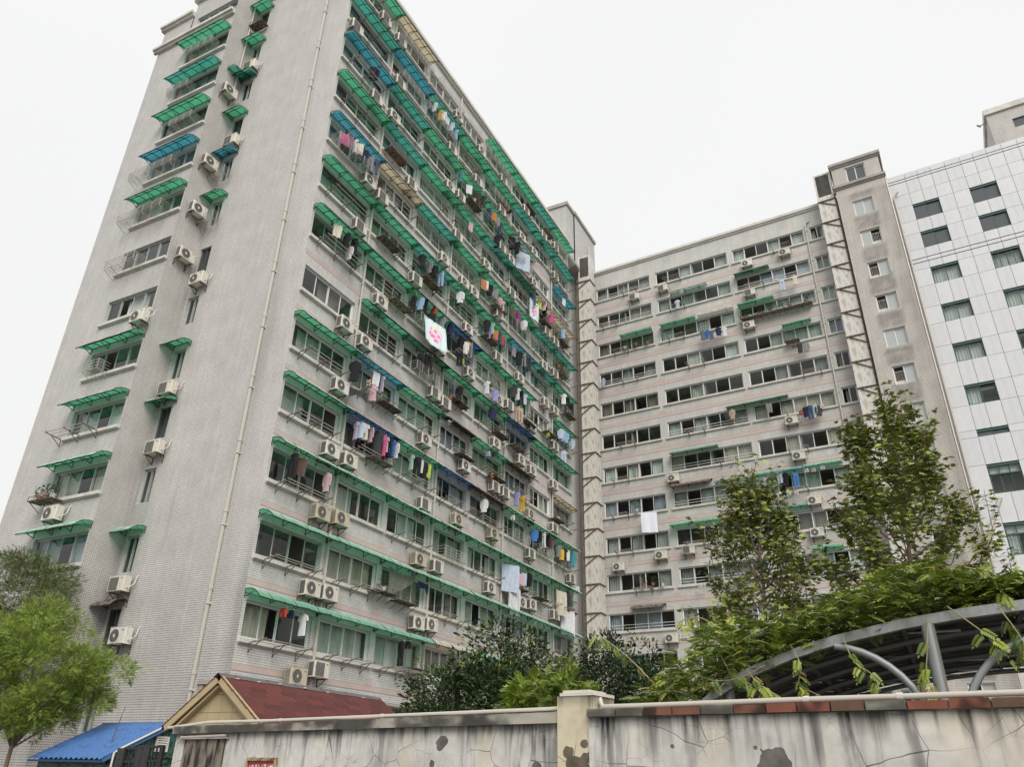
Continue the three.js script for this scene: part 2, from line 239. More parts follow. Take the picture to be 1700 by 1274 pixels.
function makeWindow(parent, pos, turn, w, h, n, o = {}) {
  const r = o.r || R, win = obj(o.name || 'window', windowFrame(w, h, n, o.rails), o.frame || M.frameW, parent, pos); win.rotation.y = turn;
  const f = 0.045, pw = (w - 2 * f) / n, open = [].concat(o.open ?? -1);
  for (let i = 0; i < n; i++) {
    if (open.includes(i)) continue;
    const z = i % 2 ? -0.163 : -0.123, y0 = f + 0.032, ph = h - 2 * y0, x0 = f + pw * i + 0.032, wd = pw - 0.064;
    const geo = cached(`pane${wd.toFixed(3)}_${ph.toFixed(3)}`, () => new Geo().quad([0, 0, 0], [wd, 0, 0], [wd, ph, 0], [0, ph, 0]).build());
    if (o.far) { const g = geo.clone(); g.applyMatrix4(new THREE.Matrix4().makeTranslation(x0, y0, z)); win.updateMatrix(); g.applyMatrix4(win.matrix); farGlass.push(g); } else obj('pane', geo, o.glass || M.glass, win, [x0, y0, z]);
  }
  const c = r();
  if (o.curtain !== 0 && c < (o.curtain ?? 0.8)) {
    const kind = r(), m = o.curtainMat || pick(CURT, r), H = h - 0.1, v = Math.floor(r() * 4);
    const add = (a, b) => { const k = obj('curtain', curtainGeo(b - a, H, v), m, win, [a, 0.05, -0.34 - r() * 0.1]); return k; };
    if (o.part) { for (let i = 0; i < n; i++) if (!open.includes(i) && r() < 0.72) add(f + pw * i, f + pw * (i + 1)); } else if (kind < 0.4) add(0.05, w - 0.05); else if (kind < 0.7) { add(0.05, w * (0.25 + r() * 0.15)); add(w * (0.6 + r() * 0.15), w - 0.05); } else { const a = r() * 0.5; add(0.05 + a * w, Math.min(w - 0.05, (a + 0.3 + r() * 0.2) * w)); }
  }
  if (o.sill) obj('sill', cached(`sill${w.toFixed(2)}_${o.sill}`, () => new Geo().box(-0.12, w + 0.12, -0.15, -0.012, 0.002, o.sill).box(-0.1, w + 0.1, -0.19, -0.15, 0.002, o.sill * 0.55).build()), M.sill, win);
  return win;
}

// ---------------------------------------------------------------- the slab block: gable towards the camera's left, long side to the right
const BLOCK = thing('apartment_building', 'thirteen storey white tiled apartment block with green awnings and hanging laundry', 'building');
const COLS = [[0.15, 3.55], [3.98, 7.14], [7.52, 10.83], [11.23, 14.2], [14.62, 18.0], [18.45, 21.5], [21.85, 24.9], [25.3, 28.35]];
const sillY = (k) => S0 + FH * k;
const streak = (u, v, s) => fbm(u * 2.6, v * 0.16, s, 3);
const LONG = Math.PI / 2;                        // things on the long side: X runs away along it, Z points off it
{
  const longOpen = []; for (let k = 0; k < 13; k++) for (const c of COLS) longOpen.push([c[0], c[1], sillY(k) + 0.14, sillY(k) + 1.38]);
  const longDirt = (u, v) => { const t = ((v - S0) % FH + FH) % FH, n = streak(u, v, 51), a = 0.9 + 0.1 * fbm(u * 0.5, v * 0.5, 52, 3), drip = sstep(2.79, 2.2, t) * sstep(1.2, 2.6, t) * sstep(0.45, 0.85, n) * 0.16, up = sstep(2, 12, v) * 0.0; const k = a - drip - up; return [k, k * 0.992, k * 0.98]; };
  obj('wall', wallPanel(0, 28.6, 4.2, 41.4, longOpen, 0.26, (u, v, d) => [-d, v, -u], longDirt, 0.45), M.long, BLOCK);
  // gable
  const slot = []; for (let k = -1; k < 13; k++) slot.push([-6.86, -6.13, sillY(k) + 0.02, sillY(k) + 1.5]);
  const gableDirt = (u, v) => {
    const n = streak(u, v, 61), big = fbm(u * 0.35, v * 0.12, 62, 3); let k = 0.97 - 0.1 * big;
    k -= 0.3 * sstep(-0.75, -0.05, u) * sstep(15, 7, v) * sstep(0.25, 0.7, n);      // soot by the corner
    k -= 0.2 * sstep(0.2, 0, Math.abs(u + 1.28)) * sstep(0.3, 0.8, n) * sstep(40, 12, v);
    k -= 0.2 * sstep(-5.6, -6.3, u) * sstep(0.25, 0.75, n) * sstep(30, 10, v) + 0.06 * sstep(-5.8, -6.4, u);
    k -= 0.14 * sstep(0.62, 0.85, n) * sstep(26, 14, v) * sstep(0.45, 0.6, fbm(u * 0.7, v * 0.3, 66, 2)) ;
    k -= 0.08 * sstep(14, 3, v);
    return [k, k * 0.985, k * 0.965];
  };
  const gm = (u, v, d) => [u, v, -d];
  const main = mergeGeometries([wallPanel(-1.4, 0, 4.2, 41.4, [], 0.2, gm, gableDirt, 0.22), wallPanel(-7, -1.4, 0, 41.4, slot, 0.22, gm, gableDirt, 0.3)]);
  obj('wall', main, M.gable, BLOCK);
  // projecting bay on the left
  const bayOpen = []; for (let k = 0; k < 12; k++) bayOpen.push([-10.32, -7.06, sillY(k) + 0.14, sillY(k) + 1.36]);
  bayOpen.push([-10.32, -7.06, sillY(12) + 0.1, sillY(12) + 1.5], [-12.4, -10.9, 0.6, 2.5], [-10.3, -8.8, 0.6, 2.5]);
  const bayDirt = (u, v) => { const n = streak(u, v, 71), big = fbm(u * 0.3, v * 0.1, 72, 3), t = ((v - S0) % FH + FH) % FH, w = sstep(-10.5, -10.2, u) * sstep(2.79, 2.3, t) * sstep(1.3, 2.4, t); let k = 0.95 - 0.1 * big - 0.12 * w * sstep(0.4, 0.8, n) - 0.1 * sstep(0.7, 0.9, n) * sstep(22, 10, v) - 0.06 * sstep(14, 3, v); return [k, k * 0.985, k * 0.965]; };
  const sideDirt = (u, v) => { const n = streak(u * 1.5, v, 81), big = fbm(u * 0.6, v * 0.14, 82, 3); const k = 0.94 - 0.12 * big - 0.26 * sstep(0.7, 0.05, u) * sstep(0.3, 0.75, n) * sstep(34, 6, v) - 0.06 * sstep(14, 3, v); return [k, k * 0.975, k * 0.95]; };
  obj('bay_wall', mergeGeometries([
    wallPanel(-13.1, -7, 0, 39.1, bayOpen.filter((o) => o[3] < 39.1), 0.22, (u, v, d) => [u, v, 1.5 - d], bayDirt, 0.4),
    wallPanel(-10.72, -7, 39.1, 42.1, bayOpen.filter((o) => o[3] > 39.1), 0.22, (u, v, d) => [u, v, 1.46 - d], bayDirt, 0.4),
    wallPanel(-13.1, -10.72, 39.1, 41, [], 0.2, (u, v, d) => [u, v, 1.5 - d], bayDirt, 0.4),
    wallPanel(0, 1.5, 0, 41.4, [], 0.2, (u, v, d) => [-7 - d, v, u], sideDirt, 0.22)]), M.gable, BLOCK);
  // closing faces, roof, soffit under the long side, ground floor set back
  const g = new Geo(); g.box(-13.1, -12.9, 0, 41, -34, 1.3).box(-12.9, -7.02, 38.9, 39.1, -1, 1.24).box(-12.9, -0.26, 41.1, 41.38, -34, -0.26).box(-10.72, -10.5, 39.1, 42.1, -6, 1.24).box(-7.24, -7.02, 41.4, 42.1, -6, 1.4).box(-10.5, -7.24, 41.9, 42.08, -6, 1.2);
  obj('roof', g.build(), M.trimDark, BLOCK);
  obj('ground_floor_wall', new Geo().box(-1.6, -1.42, 0, 4.19, -28.6, -0.02).build(), M.trim, BLOCK);
  obj('soffit', new Geo().box(-1.42, -0.002, 4.1, 4.19, -28.6, -0.002).box(-1.42, -1.2, 3.7, 4.1, -0.3, -0.05).build(), M.trimDark, BLOCK);
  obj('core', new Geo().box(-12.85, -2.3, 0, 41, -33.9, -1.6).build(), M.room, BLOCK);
  const fl = new Geo(), pt = new Geo();
  for (let k = -1; k < 14; k++) { const y = sillY(k) - 0.92; fl.box(-2.28, -0.28, y, y + 0.16, -28.5, -1.6).box(-12.85, -0.28, y, y + 0.16, -1.58, -0.28).box(-12.85, -7.25, y, y + 0.16, -0.26, 1.24); }
  for (const u of [3.77, 7.33, 11.03, 14.41, 18.22, 21.68, 25.1]) pt.box(-2.28, -0.28, 3.5, 41, -u - 0.06, -u + 0.06);
  for (const x of [-1.4, -4.2, -7.1]) pt.box(x - 0.06, x + 0.06, 0.2, 41, -1.58, -0.28);
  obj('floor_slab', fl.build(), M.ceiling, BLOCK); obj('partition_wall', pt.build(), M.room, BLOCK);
  // cornices
  const cornice = (x0, x1, y, z0, z1) => new Geo().box(x0, x1, y, y + 0.14, z0, z1 - 0.12).box(x0, x1, y + 0.14, y + 0.32, z0, z1).build();
  obj('cornice', new Geo().box(-0.25, 0.14, 41.4, 41.54, -28.6, 0.14).box(-0.25, 0.26, 41.54, 41.78, -28.6, 0.26).build(), M.trim, BLOCK);
  obj('cornice', new Geo().box(-6.9, -0.25, 41.4, 41.54, -0.2, 0.14).box(-6.9, -0.25, 41.54, 41.78, -0.2, 0.26).build(), M.trim, BLOCK);
  obj('cornice', cornice(-13.32, -6.98, 38.92, 1.502, 1.78), M.trim, BLOCK); obj('cornice', cornice(-13.32, -10.66, 40.86, 1.2, 1.76), M.trim, BLOCK); obj('cornice', cornice(-10.9, -6.9, 42.1, 1.0, 1.76), M.trim, BLOCK);
  // pink tile bands between the storeys of the long side
  const band = new Geo(); band.quad([0.004, 0, 0], [0.004, 0, -28.6], [0.004, 0.24, -28.6], [0.004, 0.24, 0], [[0, 0], [28.6, 0], [28.6, 1], [0, 1]]);
  for (const u of [7.33, 14.41, 21.68]) band.quad([0.006, 0.235, -u + 0.2], [0.006, 0.235, -u - 0.2], [0.006, 0.48, -u - 0.2], [0.006, 0.48, -u + 0.2], [[u, 0.1], [u + 0.4, 0.1], [u + 0.4, 1], [u, 1]]);
  const bg = band.build(); for (let k = 0; k < 13; k++) obj('tile_band', bg, M.pink, BLOCK, [0, sillY(k) - 0.9, 0]);
  // recessed wall in the inner corner, with the roof tower over it
  const ro = []; for (let k = -1; k < 13; k++) ro.push([29.5, 30.5, sillY(k) + 0.1, sillY(k) + 1.3]);
  obj('recess_wall', wallPanel(28.6, 34, 0, 41.4, ro, 0.2, (u, v, d) => [-1.3 - d, v, -u], longDirt, 0.5), M.long, BLOCK);
  obj('end_wall', new Geo().box(-1.3, -0.002, 4.2, 41.4, -28.62, -28.602).build(), M.trim, BLOCK);
  const tw = (u, v) => { const k = 0.9 - 0.12 * fbm(u, v * 0.2, 91, 3); return [k, k, k]; };
  obj('roof_tower', mergeGeometries([wallPanel(-5.4, -1.3, 41.4, 48.6, [], 0.2, (u, v, d) => [u, v, -31.6 - d], tw, 0.6), wallPanel(31.6, 33.2, 41.4, 48.6, [], 0.2, (u, v, d) => [-1.3 - d, v, -u], tw, 0.6), wallPanel(33.2, 38.2, 41.4, 48.6, [], 0.2, (u, v, d) => [-1.2 - d, v, -u], tw, 0.6), wallPanel(-5.4, -1.2, 41.4, 48.6, [], 0.2, (u, v, d) => [u, v, -38.2 + d], tw, 0.6), wallPanel(31.6, 38.2, 41.4, 48.6, [], 0.2, (u, v, d) => [-5.4 + d, v, -u], tw, 0.6)]), M.back, BLOCK);
  obj('cornice', new Geo().box(-5.5, -1.16, 48.6, 48.95, -33.1, -31.46).box(-5.5, -1.06, 48.6, 48.95, -38.3, -33.1).build(), M.trimDark, BLOCK);
}
// windows of the block
for (let k = 0; k < 13; k++) COLS.forEach(([a, b], c) => {
  const blue = (k === 4 && c === 5) , r = mulberry(k * 97 + c * 13 + 3), dark = (k === 7 && c === 0) || (k === 11 && c === 0);
  makeWindow(BLOCK, [0, sillY(k) + 0.14, -a], LONG, b - a, 1.24, 4, { far: c > 3, r, frame: dark ? M.frameD : r() < 0.25 ? M.frameG : M.frameW, sill: 0.13, open: r() < 0.45 ? Math.floor(r() * 4) : -1, glass: blue ? M.blueGlass : undefined, curtain: 0.85 });
});
for (let k = 0; k < 12; k++) {
  const r = mulberry(k * 7 + 900);
  makeWindow(BLOCK, [-10.32, sillY(k) + 0.14, 1.5], 0, 3.26, 1.22, 4, { r, frame: k > 8 ? M.frameD : M.frameG, sill: 0.14, open: k === 5 || k === 4 ? 1 : -1, curtain: 0.9, curtainMat: k === 6 || k === 5 ? CURT[2] : undefined });
}
makeWindow(BLOCK, [-10.32, sillY(12) + 0.1, 1.46], 0, 3.26, 1.4, 4, { r: mulberry(4), frame: M.frameG, curtain: 1, curtainMat: CURT[2] });
for (const x of [-12.4, -10.3]) makeWindow(BLOCK, [x, 0.6, 1.5], 0, 1.5, 1.9, 2, { r: mulberry(8), frame: M.frameD, curtain: 0, glass: M.darkGlass });
for (let k = -1; k < 13; k++) makeWindow(BLOCK, [-6.86, sillY(k) + 0.02, 0], 0, 0.73, 1.48, 2, { r: mulberry(k * 5 + 77), frame: k % 3 ? M.frameG : M.frameD, curtain: 0.7, open: -1 });
for (let k = 0; k < 13; k++) makeWindow(BLOCK, [-1.3, sillY(k) + 0.1, -29.5], LONG, 1.0, 1.2, 2, { far: true, r: mulberry(k + 300), curtain: 0.5 });
tag(obj('glazing', mergeGeometries(farGlass), M.glass, BLOCK), null, null, null, 'stuff');
// drain pipes
function pipe(parent, x, y0, y1, z, r = 0.055, mat = M.pvc, cuff = 2.8) {
  const g = new Geo().tube([[x, y0, z], [x, y1, z]], r, 10); for (let y = y0 + 1.4; y < y1; y += cuff) { g.tube([[x, y, z], [x, y + 0.12, z]], r * 1.3, 10); g.box(x - r * 1.5, x + r * 1.5, y - 0.5, y - 0.46, z - r * 1.6, z + r * 1.25); }
  return obj('drain_pipe', g.build(), mat, parent);
}
pipe(BLOCK, -1.56, 0.2, 41.3, 0.09, 0.06); pipe(BLOCK, -6.9, 33.5, 41, 0.42, 0.04);
for (const u of [3.78, 11.04, 18.23, 25.1]) pipe(BLOCK, 0.1, 4.25, 41.3, -u, 0.05);
pipe(BLOCK, -1.2, 0.5, 41, -33.3, 0.06); pipe(BLOCK, -1.06, 41.5, 46.9, -36.3, 0.06);

// ---------------------------------------------------------------- the back wing, three degrees off square, in its own axes (X along it, Z towards us)
const BACK_AT = [0, 0, -34], BACK_TURN = -Math.PI / 60, bc = Math.cos(BACK_TURN), bs = Math.sin(BACK_TURN);
const backPoint = (s, y, d) => [s * bc + d * bs, y, -34 - s * bs + d * bc];
const WING = thing('apartment_wing', 'grey white twelve storey rear wing with long window strips and pink tile bands', 'building', BACK_AT, BACK_TURN);
const BCOLS = [[0.42, 5.35, 5], [5.9, 12.0, 6], [12.45, 18.05, 6], [18.5, 19.5, 2]];
const bSill = (n) => 38.7 - FH * n;
{
  const op = []; for (let n = 0; n < 14; n++) for (const c of BCOLS) op.push([c[0], c[1], bSill(n) + 0.13, bSill(n) + 1.36]);
  const dirt = (u, v) => { const t = ((v - bSill(13)) % FH + FH) % FH, n = streak(u, v, 151), a = 0.93 + 0.07 * fbm(u * 0.4, v * 0.4, 152, 3), k = a - sstep(2.79, 2.1, t) * sstep(1.4, 2.6, t) * sstep(0.4, 0.8, n) * 0.2; return [k, k * 0.99, k * 0.97]; };
  const m = (u, v, d) => [u, v, -d];
  obj('wall', wallPanel(-1.6, 21, 0, 41.6, op, 0.26, m, dirt, 0.5), M.back, WING);
  obj('cornice', new Geo().box(-1.6, 20.9, 41.6, 41.74, -0.3, 0.1).box(-1.6, 20.9, 41.74, 41.96, -0.3, 0.2).build(), M.trim, WING);
  obj('core', new Geo().box(-1.6, 21, 0, 41, -10, -2.6).build(), M.room, WING);
  obj('roof', new Geo().box(-1.6, 21, 41.1, 41.5, -10, -0.27).build(), M.trimDark, WING);
  const fl = new Geo(), pt = new Geo(); for (let n = -1; n < 15; n++) { const y = bSill(n) - 0.9; if (y > 0) fl.box(-1.6, 21, y, y + 0.16, -2.58, -0.28); }
  for (const u of [-1.3, 2.9, 5.62, 9, 12.22, 15.3, 18.28, 19.9]) pt.box(u - 0.06, u + 0.06, 0.1, 41, -2.58, -0.28);
  obj('floor_slab', fl.build(), M.ceiling, WING); obj('partition_wall', pt.build(), M.room, WING);
  const band = new Geo().quad([-1.3, 0, 0.004], [20.9, 0, 0.004], [20.9, 0.32, 0.004], [-1.3, 0.32, 0.004], [[0, 0], [22, 0], [22, 1], [0, 1]]);
  for (const u of [5.62, 12.22]) band.quad([u - 0.28, 0.315, 0.006], [u + 0.28, 0.315, 0.006], [u + 0.28, 0.52, 0.006], [u - 0.28, 0.52, 0.006], [[u, 0.1], [u + 0.5, 0.1], [u + 0.5, 1], [u, 1]]);
  const bg = band.build(); for (let n = 0; n < 13; n++) obj('tile_band', bg, M.pink, WING, [0, bSill(n) - 0.92, 0]);
  for (let n = 0; n < 14; n++) BCOLS.forEach(([a, b, q], c) => { const r = mulberry(n * 31 + c * 7 + 5); makeWindow(WING, [a, bSill(n) + 0.13, 0], 0, b - a, 1.23, q, { r, sill: 0.12, open: q > 2 ? [1, ...(r() < 0.6 ? [q - 2] : []), ...(r() < 0.2 ? [0] : [])] : r() < 0.7 ? 0 : -1, curtain: 0.95, part: q > 2, rails: q > 2 && r() < 0.4 }); });
  // a second open sash leaves most strips with one more dark bay
  pipe(WING, 18.28, 8, 40.2, 0.09, 0.06); obj('drain_pipe', new Geo().tube([[18.28, 40.2, 0.09], [18.36, 40.5, 0.12], [18.6, 40.62, 0.1]], 0.07, 8).build(), M.pvc, WING);
}
// stair tower between the wing and the white office block
const TOWER = thing('stair_tower', 'soot streaked stair tower with small two pane windows beside the white office', 'building', BACK_AT, BACK_TURN);
{
  const op = []; for (let n = -1; n < 14; n++) { const y = n < 0 ? 42.1 : 38.82 - FH * n; if (y > 0) op.push([21.93, 23.27, y, y + 1.36]); }
  const dirt = (u, v) => { const n = streak(u, v, 161), w = sstep(21.7, 21.95, u) * sstep(23.5, 23.25, u), t = ((v - 38.82) % FH + FH) % FH; let k = 0.94 - 0.08 * fbm(u, v * 0.5, 162, 3); if (v < 41) { k -= w * sstep(1.3, 1.5, t) * (0.5 * fbm(u * 3, v * 3, 163, 3) + 0.08); k -= 0.45 * sstep(22.9, 24.3, u) * fbm(u * 2.2, v * 0.6, 164, 3); k -= 0.12 * sstep(39.5, 41, v) * n; } return [k, k * 0.965, k * 0.93]; };
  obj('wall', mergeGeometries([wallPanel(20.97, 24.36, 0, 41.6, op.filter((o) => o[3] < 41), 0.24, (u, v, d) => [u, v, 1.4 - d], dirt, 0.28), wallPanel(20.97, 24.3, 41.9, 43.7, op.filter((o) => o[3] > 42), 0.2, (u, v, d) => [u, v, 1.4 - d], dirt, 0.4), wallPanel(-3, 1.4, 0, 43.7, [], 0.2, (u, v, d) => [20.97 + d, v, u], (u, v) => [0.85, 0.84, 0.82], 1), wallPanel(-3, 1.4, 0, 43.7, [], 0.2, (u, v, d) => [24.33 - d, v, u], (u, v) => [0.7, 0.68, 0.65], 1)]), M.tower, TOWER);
  obj('cornice', new Geo().box(20.92, 24.44, 41.6, 41.72, 0.8, 1.5).box(20.86, 24.5, 41.72, 41.92, 0.8, 1.6).build(), M.trimDark, TOWER); obj('cornice', new Geo().box(20.88, 24.42, 43.7, 43.84, -3, 1.5).box(20.82, 24.48, 43.84, 44.08, -3, 1.6).build(), M.trimDark, TOWER);
  obj('room_back_wall', new Geo().box(21.2, 24.1, 0, 43.6, -1, -0.2).build(), M.room, TOWER);
  for (const o of op) {
    const k = Math.round((38.82 - o[2]) / FH), left = [1, 2].includes(k) ? 1 : 0, gl = k < 0 ? M.darkGlass : M.frosted;
    const w = makeWindow(TOWER, [o[0], o[2], 1.4], 0, 1.34, 1.36, 2, { r: mulberry(k + 50), curtain: 0, glass: gl, open: k < 1 || k === 4 ? -1 : k === 1 ? 1 : 0 });
    if (k > 0 && k !== 4) obj('railing', (() => { const g = new Geo(), x = k === 1 ? 0.7 : 0.05; for (let i = 0; i < 6; i++) g.bar([x + 0.05 + i * 0.1, 0.1, -0.22], [x + 0.05 + i * 0.1, 1.0, -0.22], 0.022); g.bar([x, 1, -0.22], [x + 0.6, 1, -0.22], 0.04); return g.build(); })(), M.steel, w);
    if (k > 0 && k !== 4) obj('ledge_panel', new Geo().box(k === 1 ? 0.69 : 0.05, k === 1 ? 1.28 : 0.66, 0.05, 0.32, -0.24, -0.2).build(), M.sill, w);
  }
  obj('drain_pipe', new Geo().tube([[24.42, 1, 1.3], [24.42, 41.6, 1.3]], 0.05, 8).build(), M.steel, TOWER);
}
// sheet metal exhaust ducts with black angle iron brackets
function exhaustDuct(label, at, turn, w, d, top, poleRight) {
  const t = thing('exhaust_duct', label, 'duct', at, turn, 'sheet metal exhaust ducts'), pitch = 2.0, m = std({ map: dirtMap, color: rgb(0.72, 0.71, 0.68), roughness: 0.42 });
  const seg = new Geo().box(0, w, 0.012, pitch - 0.012, -d, 0).build();
  const n = Math.floor((top - 2.7) / pitch); for (let i = 0; i < n; i++) obj('duct_panel', seg, m, t, [0, top - 2.7 - pitch * (i + 1), 0]);
  obj('duct_panel', new Geo().box(0, w, 0, 0.5, -d, 0).build(), m, t, [0, top - 2.7, 0]);
  obj('hood', new Geo().box(0, 0.12, 0, 2.2, -d, 0).box(w - 0.12, w, 0, 2.2, -d, 0).box(0.12, w - 0.12, 2.05, 2.2, -d, 0).box(0.12, w - 0.12, 0, 2.05, -d, -0.2).build(), m, t, [0, top - 2.2, 0]);
  const lv = new Geo(); for (let i = 0; i < 16; i++) lv.quad([0.12, 0.02 + i * 0.127, -0.02], [w - 0.12, 0.02 + i * 0.127, -0.02], [w - 0.12, 0.12 + i * 0.127, -0.12], [0.12, 0.12 + i * 0.127, -0.12]); obj('louver', lv.build(), std({ color: rgb(0.3, 0.29, 0.28) }), t, [0, top - 2.2, 0]);
  const px = poleRight ? w + 0.06 : -0.1, ex = poleRight ? -0.05 : w + 0.03, br = new Geo().bar([px, 0, 0.05], [ex, 0, 0.05], 0.07).bar([px, -0.72, 0.05], [poleRight ? 0.2 : w * 0.85, -0.04, 0.05], 0.06);
  if (!poleRight) br.bar([w + 0.035, 0, 0.08], [w + 0.035, 0, -d - 0.1], 0.07);
  const bg = br.build(); for (let i = 0; i <= n; i++) obj('bracket', bg, M.rusty, t, [0, top - 2.7 - pitch * i + 0.03, 0]);
  obj('pole', new Geo().bar([px, 0, 0.02], [px, top - 2.3, 0.02], 0.1).build(), M.rusty, t);
}
exhaustDuct('white sheet metal duct with black brackets in the inner corner of the two wings', [-0.42, 0, -31.9], 0, 1.06, 1.0, 42.5, false);
exhaustDuct('white sheet metal duct with black brackets against the stair tower', backPoint(19.6, 0, 1.1), BACK_TURN, 1.2, 1.05, 43.9, true);

// ---------------------------------------------------------------- white panelled office block
const OFFICE = thing('office_building', 'white office block clad in large square panels with dark green windows', 'building', BACK_AT, BACK_TURN);
{
  const X = [24.4, 25.7, 26.54, 27.4, 28.35, 29.34, 30.16, 31.0, 31.95, 32.9, 33.72, 34.56, 35.6, 36.6];
  const Y = [42.4, 41.92, 41.62, 40.48, 39.4, 38.0, 36.88, 35.5, 34.74, 34.36, 33.8, 32.42, 30.7, 29.34, 27.6, 26.24, 24.5, 23.1, 21.4, 20.92, 19.08, 17.22, 15.4, 13.5, 11.6, 9.7, 7.8];
  const skin = [0, 1].map((i) => std({ color: i ? rgb(0.66, 0.67, 0.69) : rgb(0.7, 0.705, 0.72), roughness: 0.35, map: dataTex(128, 128, (a, b) => { const n = vnoise(a / 30, b / 70, 201 + i, 4, 2), k = 250 - 7 * n - 4 * vnoise(a / 5, b / 40, 205, 26, 3); return [k, k, k]; }) }));
  const win = []; // columns of two panels, rows between Y
  for (const [c0, c1] of [[1, 3], [5, 7], [9, 11]]) for (const [j, kind] of [[4, 'a'], [6, 'a'], [10, 'b'], [12, 'b'], [14, 'b'], [16, 'b'], [18, 's'], [20, 't'], [22, 't'], [24, 't']]) win.push([c0, c1, j, kind]);
  const covered = (i, j) => win.some(([a, b, k]) => i >= a && i < b && j === k);
  for (let i = 0; i + 1 < X.length; i++) for (let j = 0; j + 1 < Y.length; j++) {
    if (covered(i, j)) continue; const w = X[i + 1] - X[i] - 0.022, h = Y[j] - Y[j + 1] - 0.022, lip = j === 1 || j === 8 ? 0.001 : 0;
    obj('panel', cached(`pan${w.toFixed(3)}_${h.toFixed(3)}_${lip}`, () => { const g = new Geo(); g.box(0, w, lip ? 0.05 : 0, h - (lip ? 0.05 : 0), -0.05, lip); return g.build(); }), skin[(i * 7 + j * 3) % 5 < 2 ? 0 : 1], OFFICE, [X[i] + 0.011, Y[j + 1] + 0.011, 0]);
  }
  const solid = win.map(([a, b, j]) => [X[a], X[b], Y[j + 1], Y[j]]);
  obj('backing_wall', wallPanel(24.3, 36.7, 0, 42.3, solid, 0.3, (u, v, d) => [u, v, -0.06 - d], null, 3), std({ color: rgb(0.2, 0.2, 0.2) }), OFFICE);
  obj('core', new Geo().box(24.3, 36.7, 0, 42, -9, -1.4).build(), M.room, OFFICE);
  obj('base_wall', new Geo().box(24.3, 36.7, 0, 7.7, -0.05, 0.05).build(), M.trim, OFFICE); for (let i = 0; i < 3; i++) obj('ledge', new Geo().box(24.5, 36.7, 8.2 + i * 0.5, 8.32 + i * 0.5, 0.002, 0.14).build(), M.trim, OFFICE);
  const fl = new Geo(); for (const y of [40.6, 38.5, 36.2, 33.2, 30.1, 27, 23.8, 20.2, 16.2, 12.4]) fl.box(24.3, 36.7, y + 0.3, y + 0.45, -1.38, -0.37); obj('floor_slab', fl.build(), M.ceiling, OFFICE);
  win.forEach(([a, b, j, kind], q) => {
    const w = X[b] - X[a], h = Y[j] - Y[j + 1], r = mulberry(q * 3 + 11);
    const t = makeWindow(OFFICE, [X[a], Y[j + 1], 0], 0, w, h, kind === 't' ? 3 : kind === 'b' && a === 5 && j === 10 ? 4 : 2, { r, frame: M.frameGreen, curtain: kind === 'b' ? 1 : 0.25, curtainMat: CURT[2], name: 'window', open: a === 5 && j === 6 ? -1 : -1, glass: kind === 'a' || kind === 's' ? M.darkGlass : M.glass });
    if (kind === 't') obj('transom', new Geo().box(0.05, w - 0.05, h * 0.62, h * 0.62 + 0.08, -0.12, -0.06).build(), M.frameGreen, t), obj('blind', new Geo().box(0.06, w - 0.06, h * 0.66, h - 0.05, -0.3, -0.29).build(), M.sill, t);
    obj('window_head', new Geo().box(0, w, h - 0.16, h - 0.05, -0.1, -0.04).build(), M.frameGreen, t);
  });
  obj('drain_pipe', new Geo().tube([[24.68, 9, 0.1], [24.66, 40.3, 0.1], [24.8, 40.5, 0.2], [25.0, 40.72, 0.24]], 0.07, 10).build(), M.pvc, OFFICE);
  obj('drain_pipe', new Geo().tube([[24.72, 14.5, 0.12], [25.95, 16.9, 0.12]], 0.11, 10).build(), M.pvc, OFFICE);
  obj('roof', new Geo().box(24.3, 36.7, 41.9, 42.3, -12, -0.4).build(), M.trimDark, OFFICE);
  // rooftop hut, set back
  const hut = (u, v) => { const k = 0.95 - 0.2 * fbm(u, v, 211, 3); return [k, k * 0.98, k * 0.94]; };
  obj('rooftop_hut', mergeGeometries([wallPanel(32.55, 40, 42.3, 49.4, [[34.1, 36.2, 47.4, 48.3]], 0.2, (u, v, d) => [u, v, -5 - d], hut, 0.5), wallPanel(-10, -5, 42.3, 49.4, [], 0.2, (u, v, d) => [32.55 + d, v, u], hut, 0.5)]), M.back, OFFICE);
  obj('hut_cornice', new Geo().box(32.42, 40, 49.4, 49.9, -10, -4.85).build(), M.trim, OFFICE); makeWindow(OFFICE, [34.1, 47.4, -5], 0, 2.1, 0.9, 2, { frame: M.frameD, glass: M.darkGlass, curtain: 0 });
  obj('hut_roof', new Geo().box(32.55, 40, 49.2, 49.39, -9.9, -5.21).build(), M.trimDark, OFFICE); obj('antenna', new Geo().bar([31.9, 48.6, -5], [32.5, 48.75, -5], 0.05).bar([32, 48.5, -5], [31.8, 48.75, -5], 0.09).build(), M.rusty, OFFICE);
}

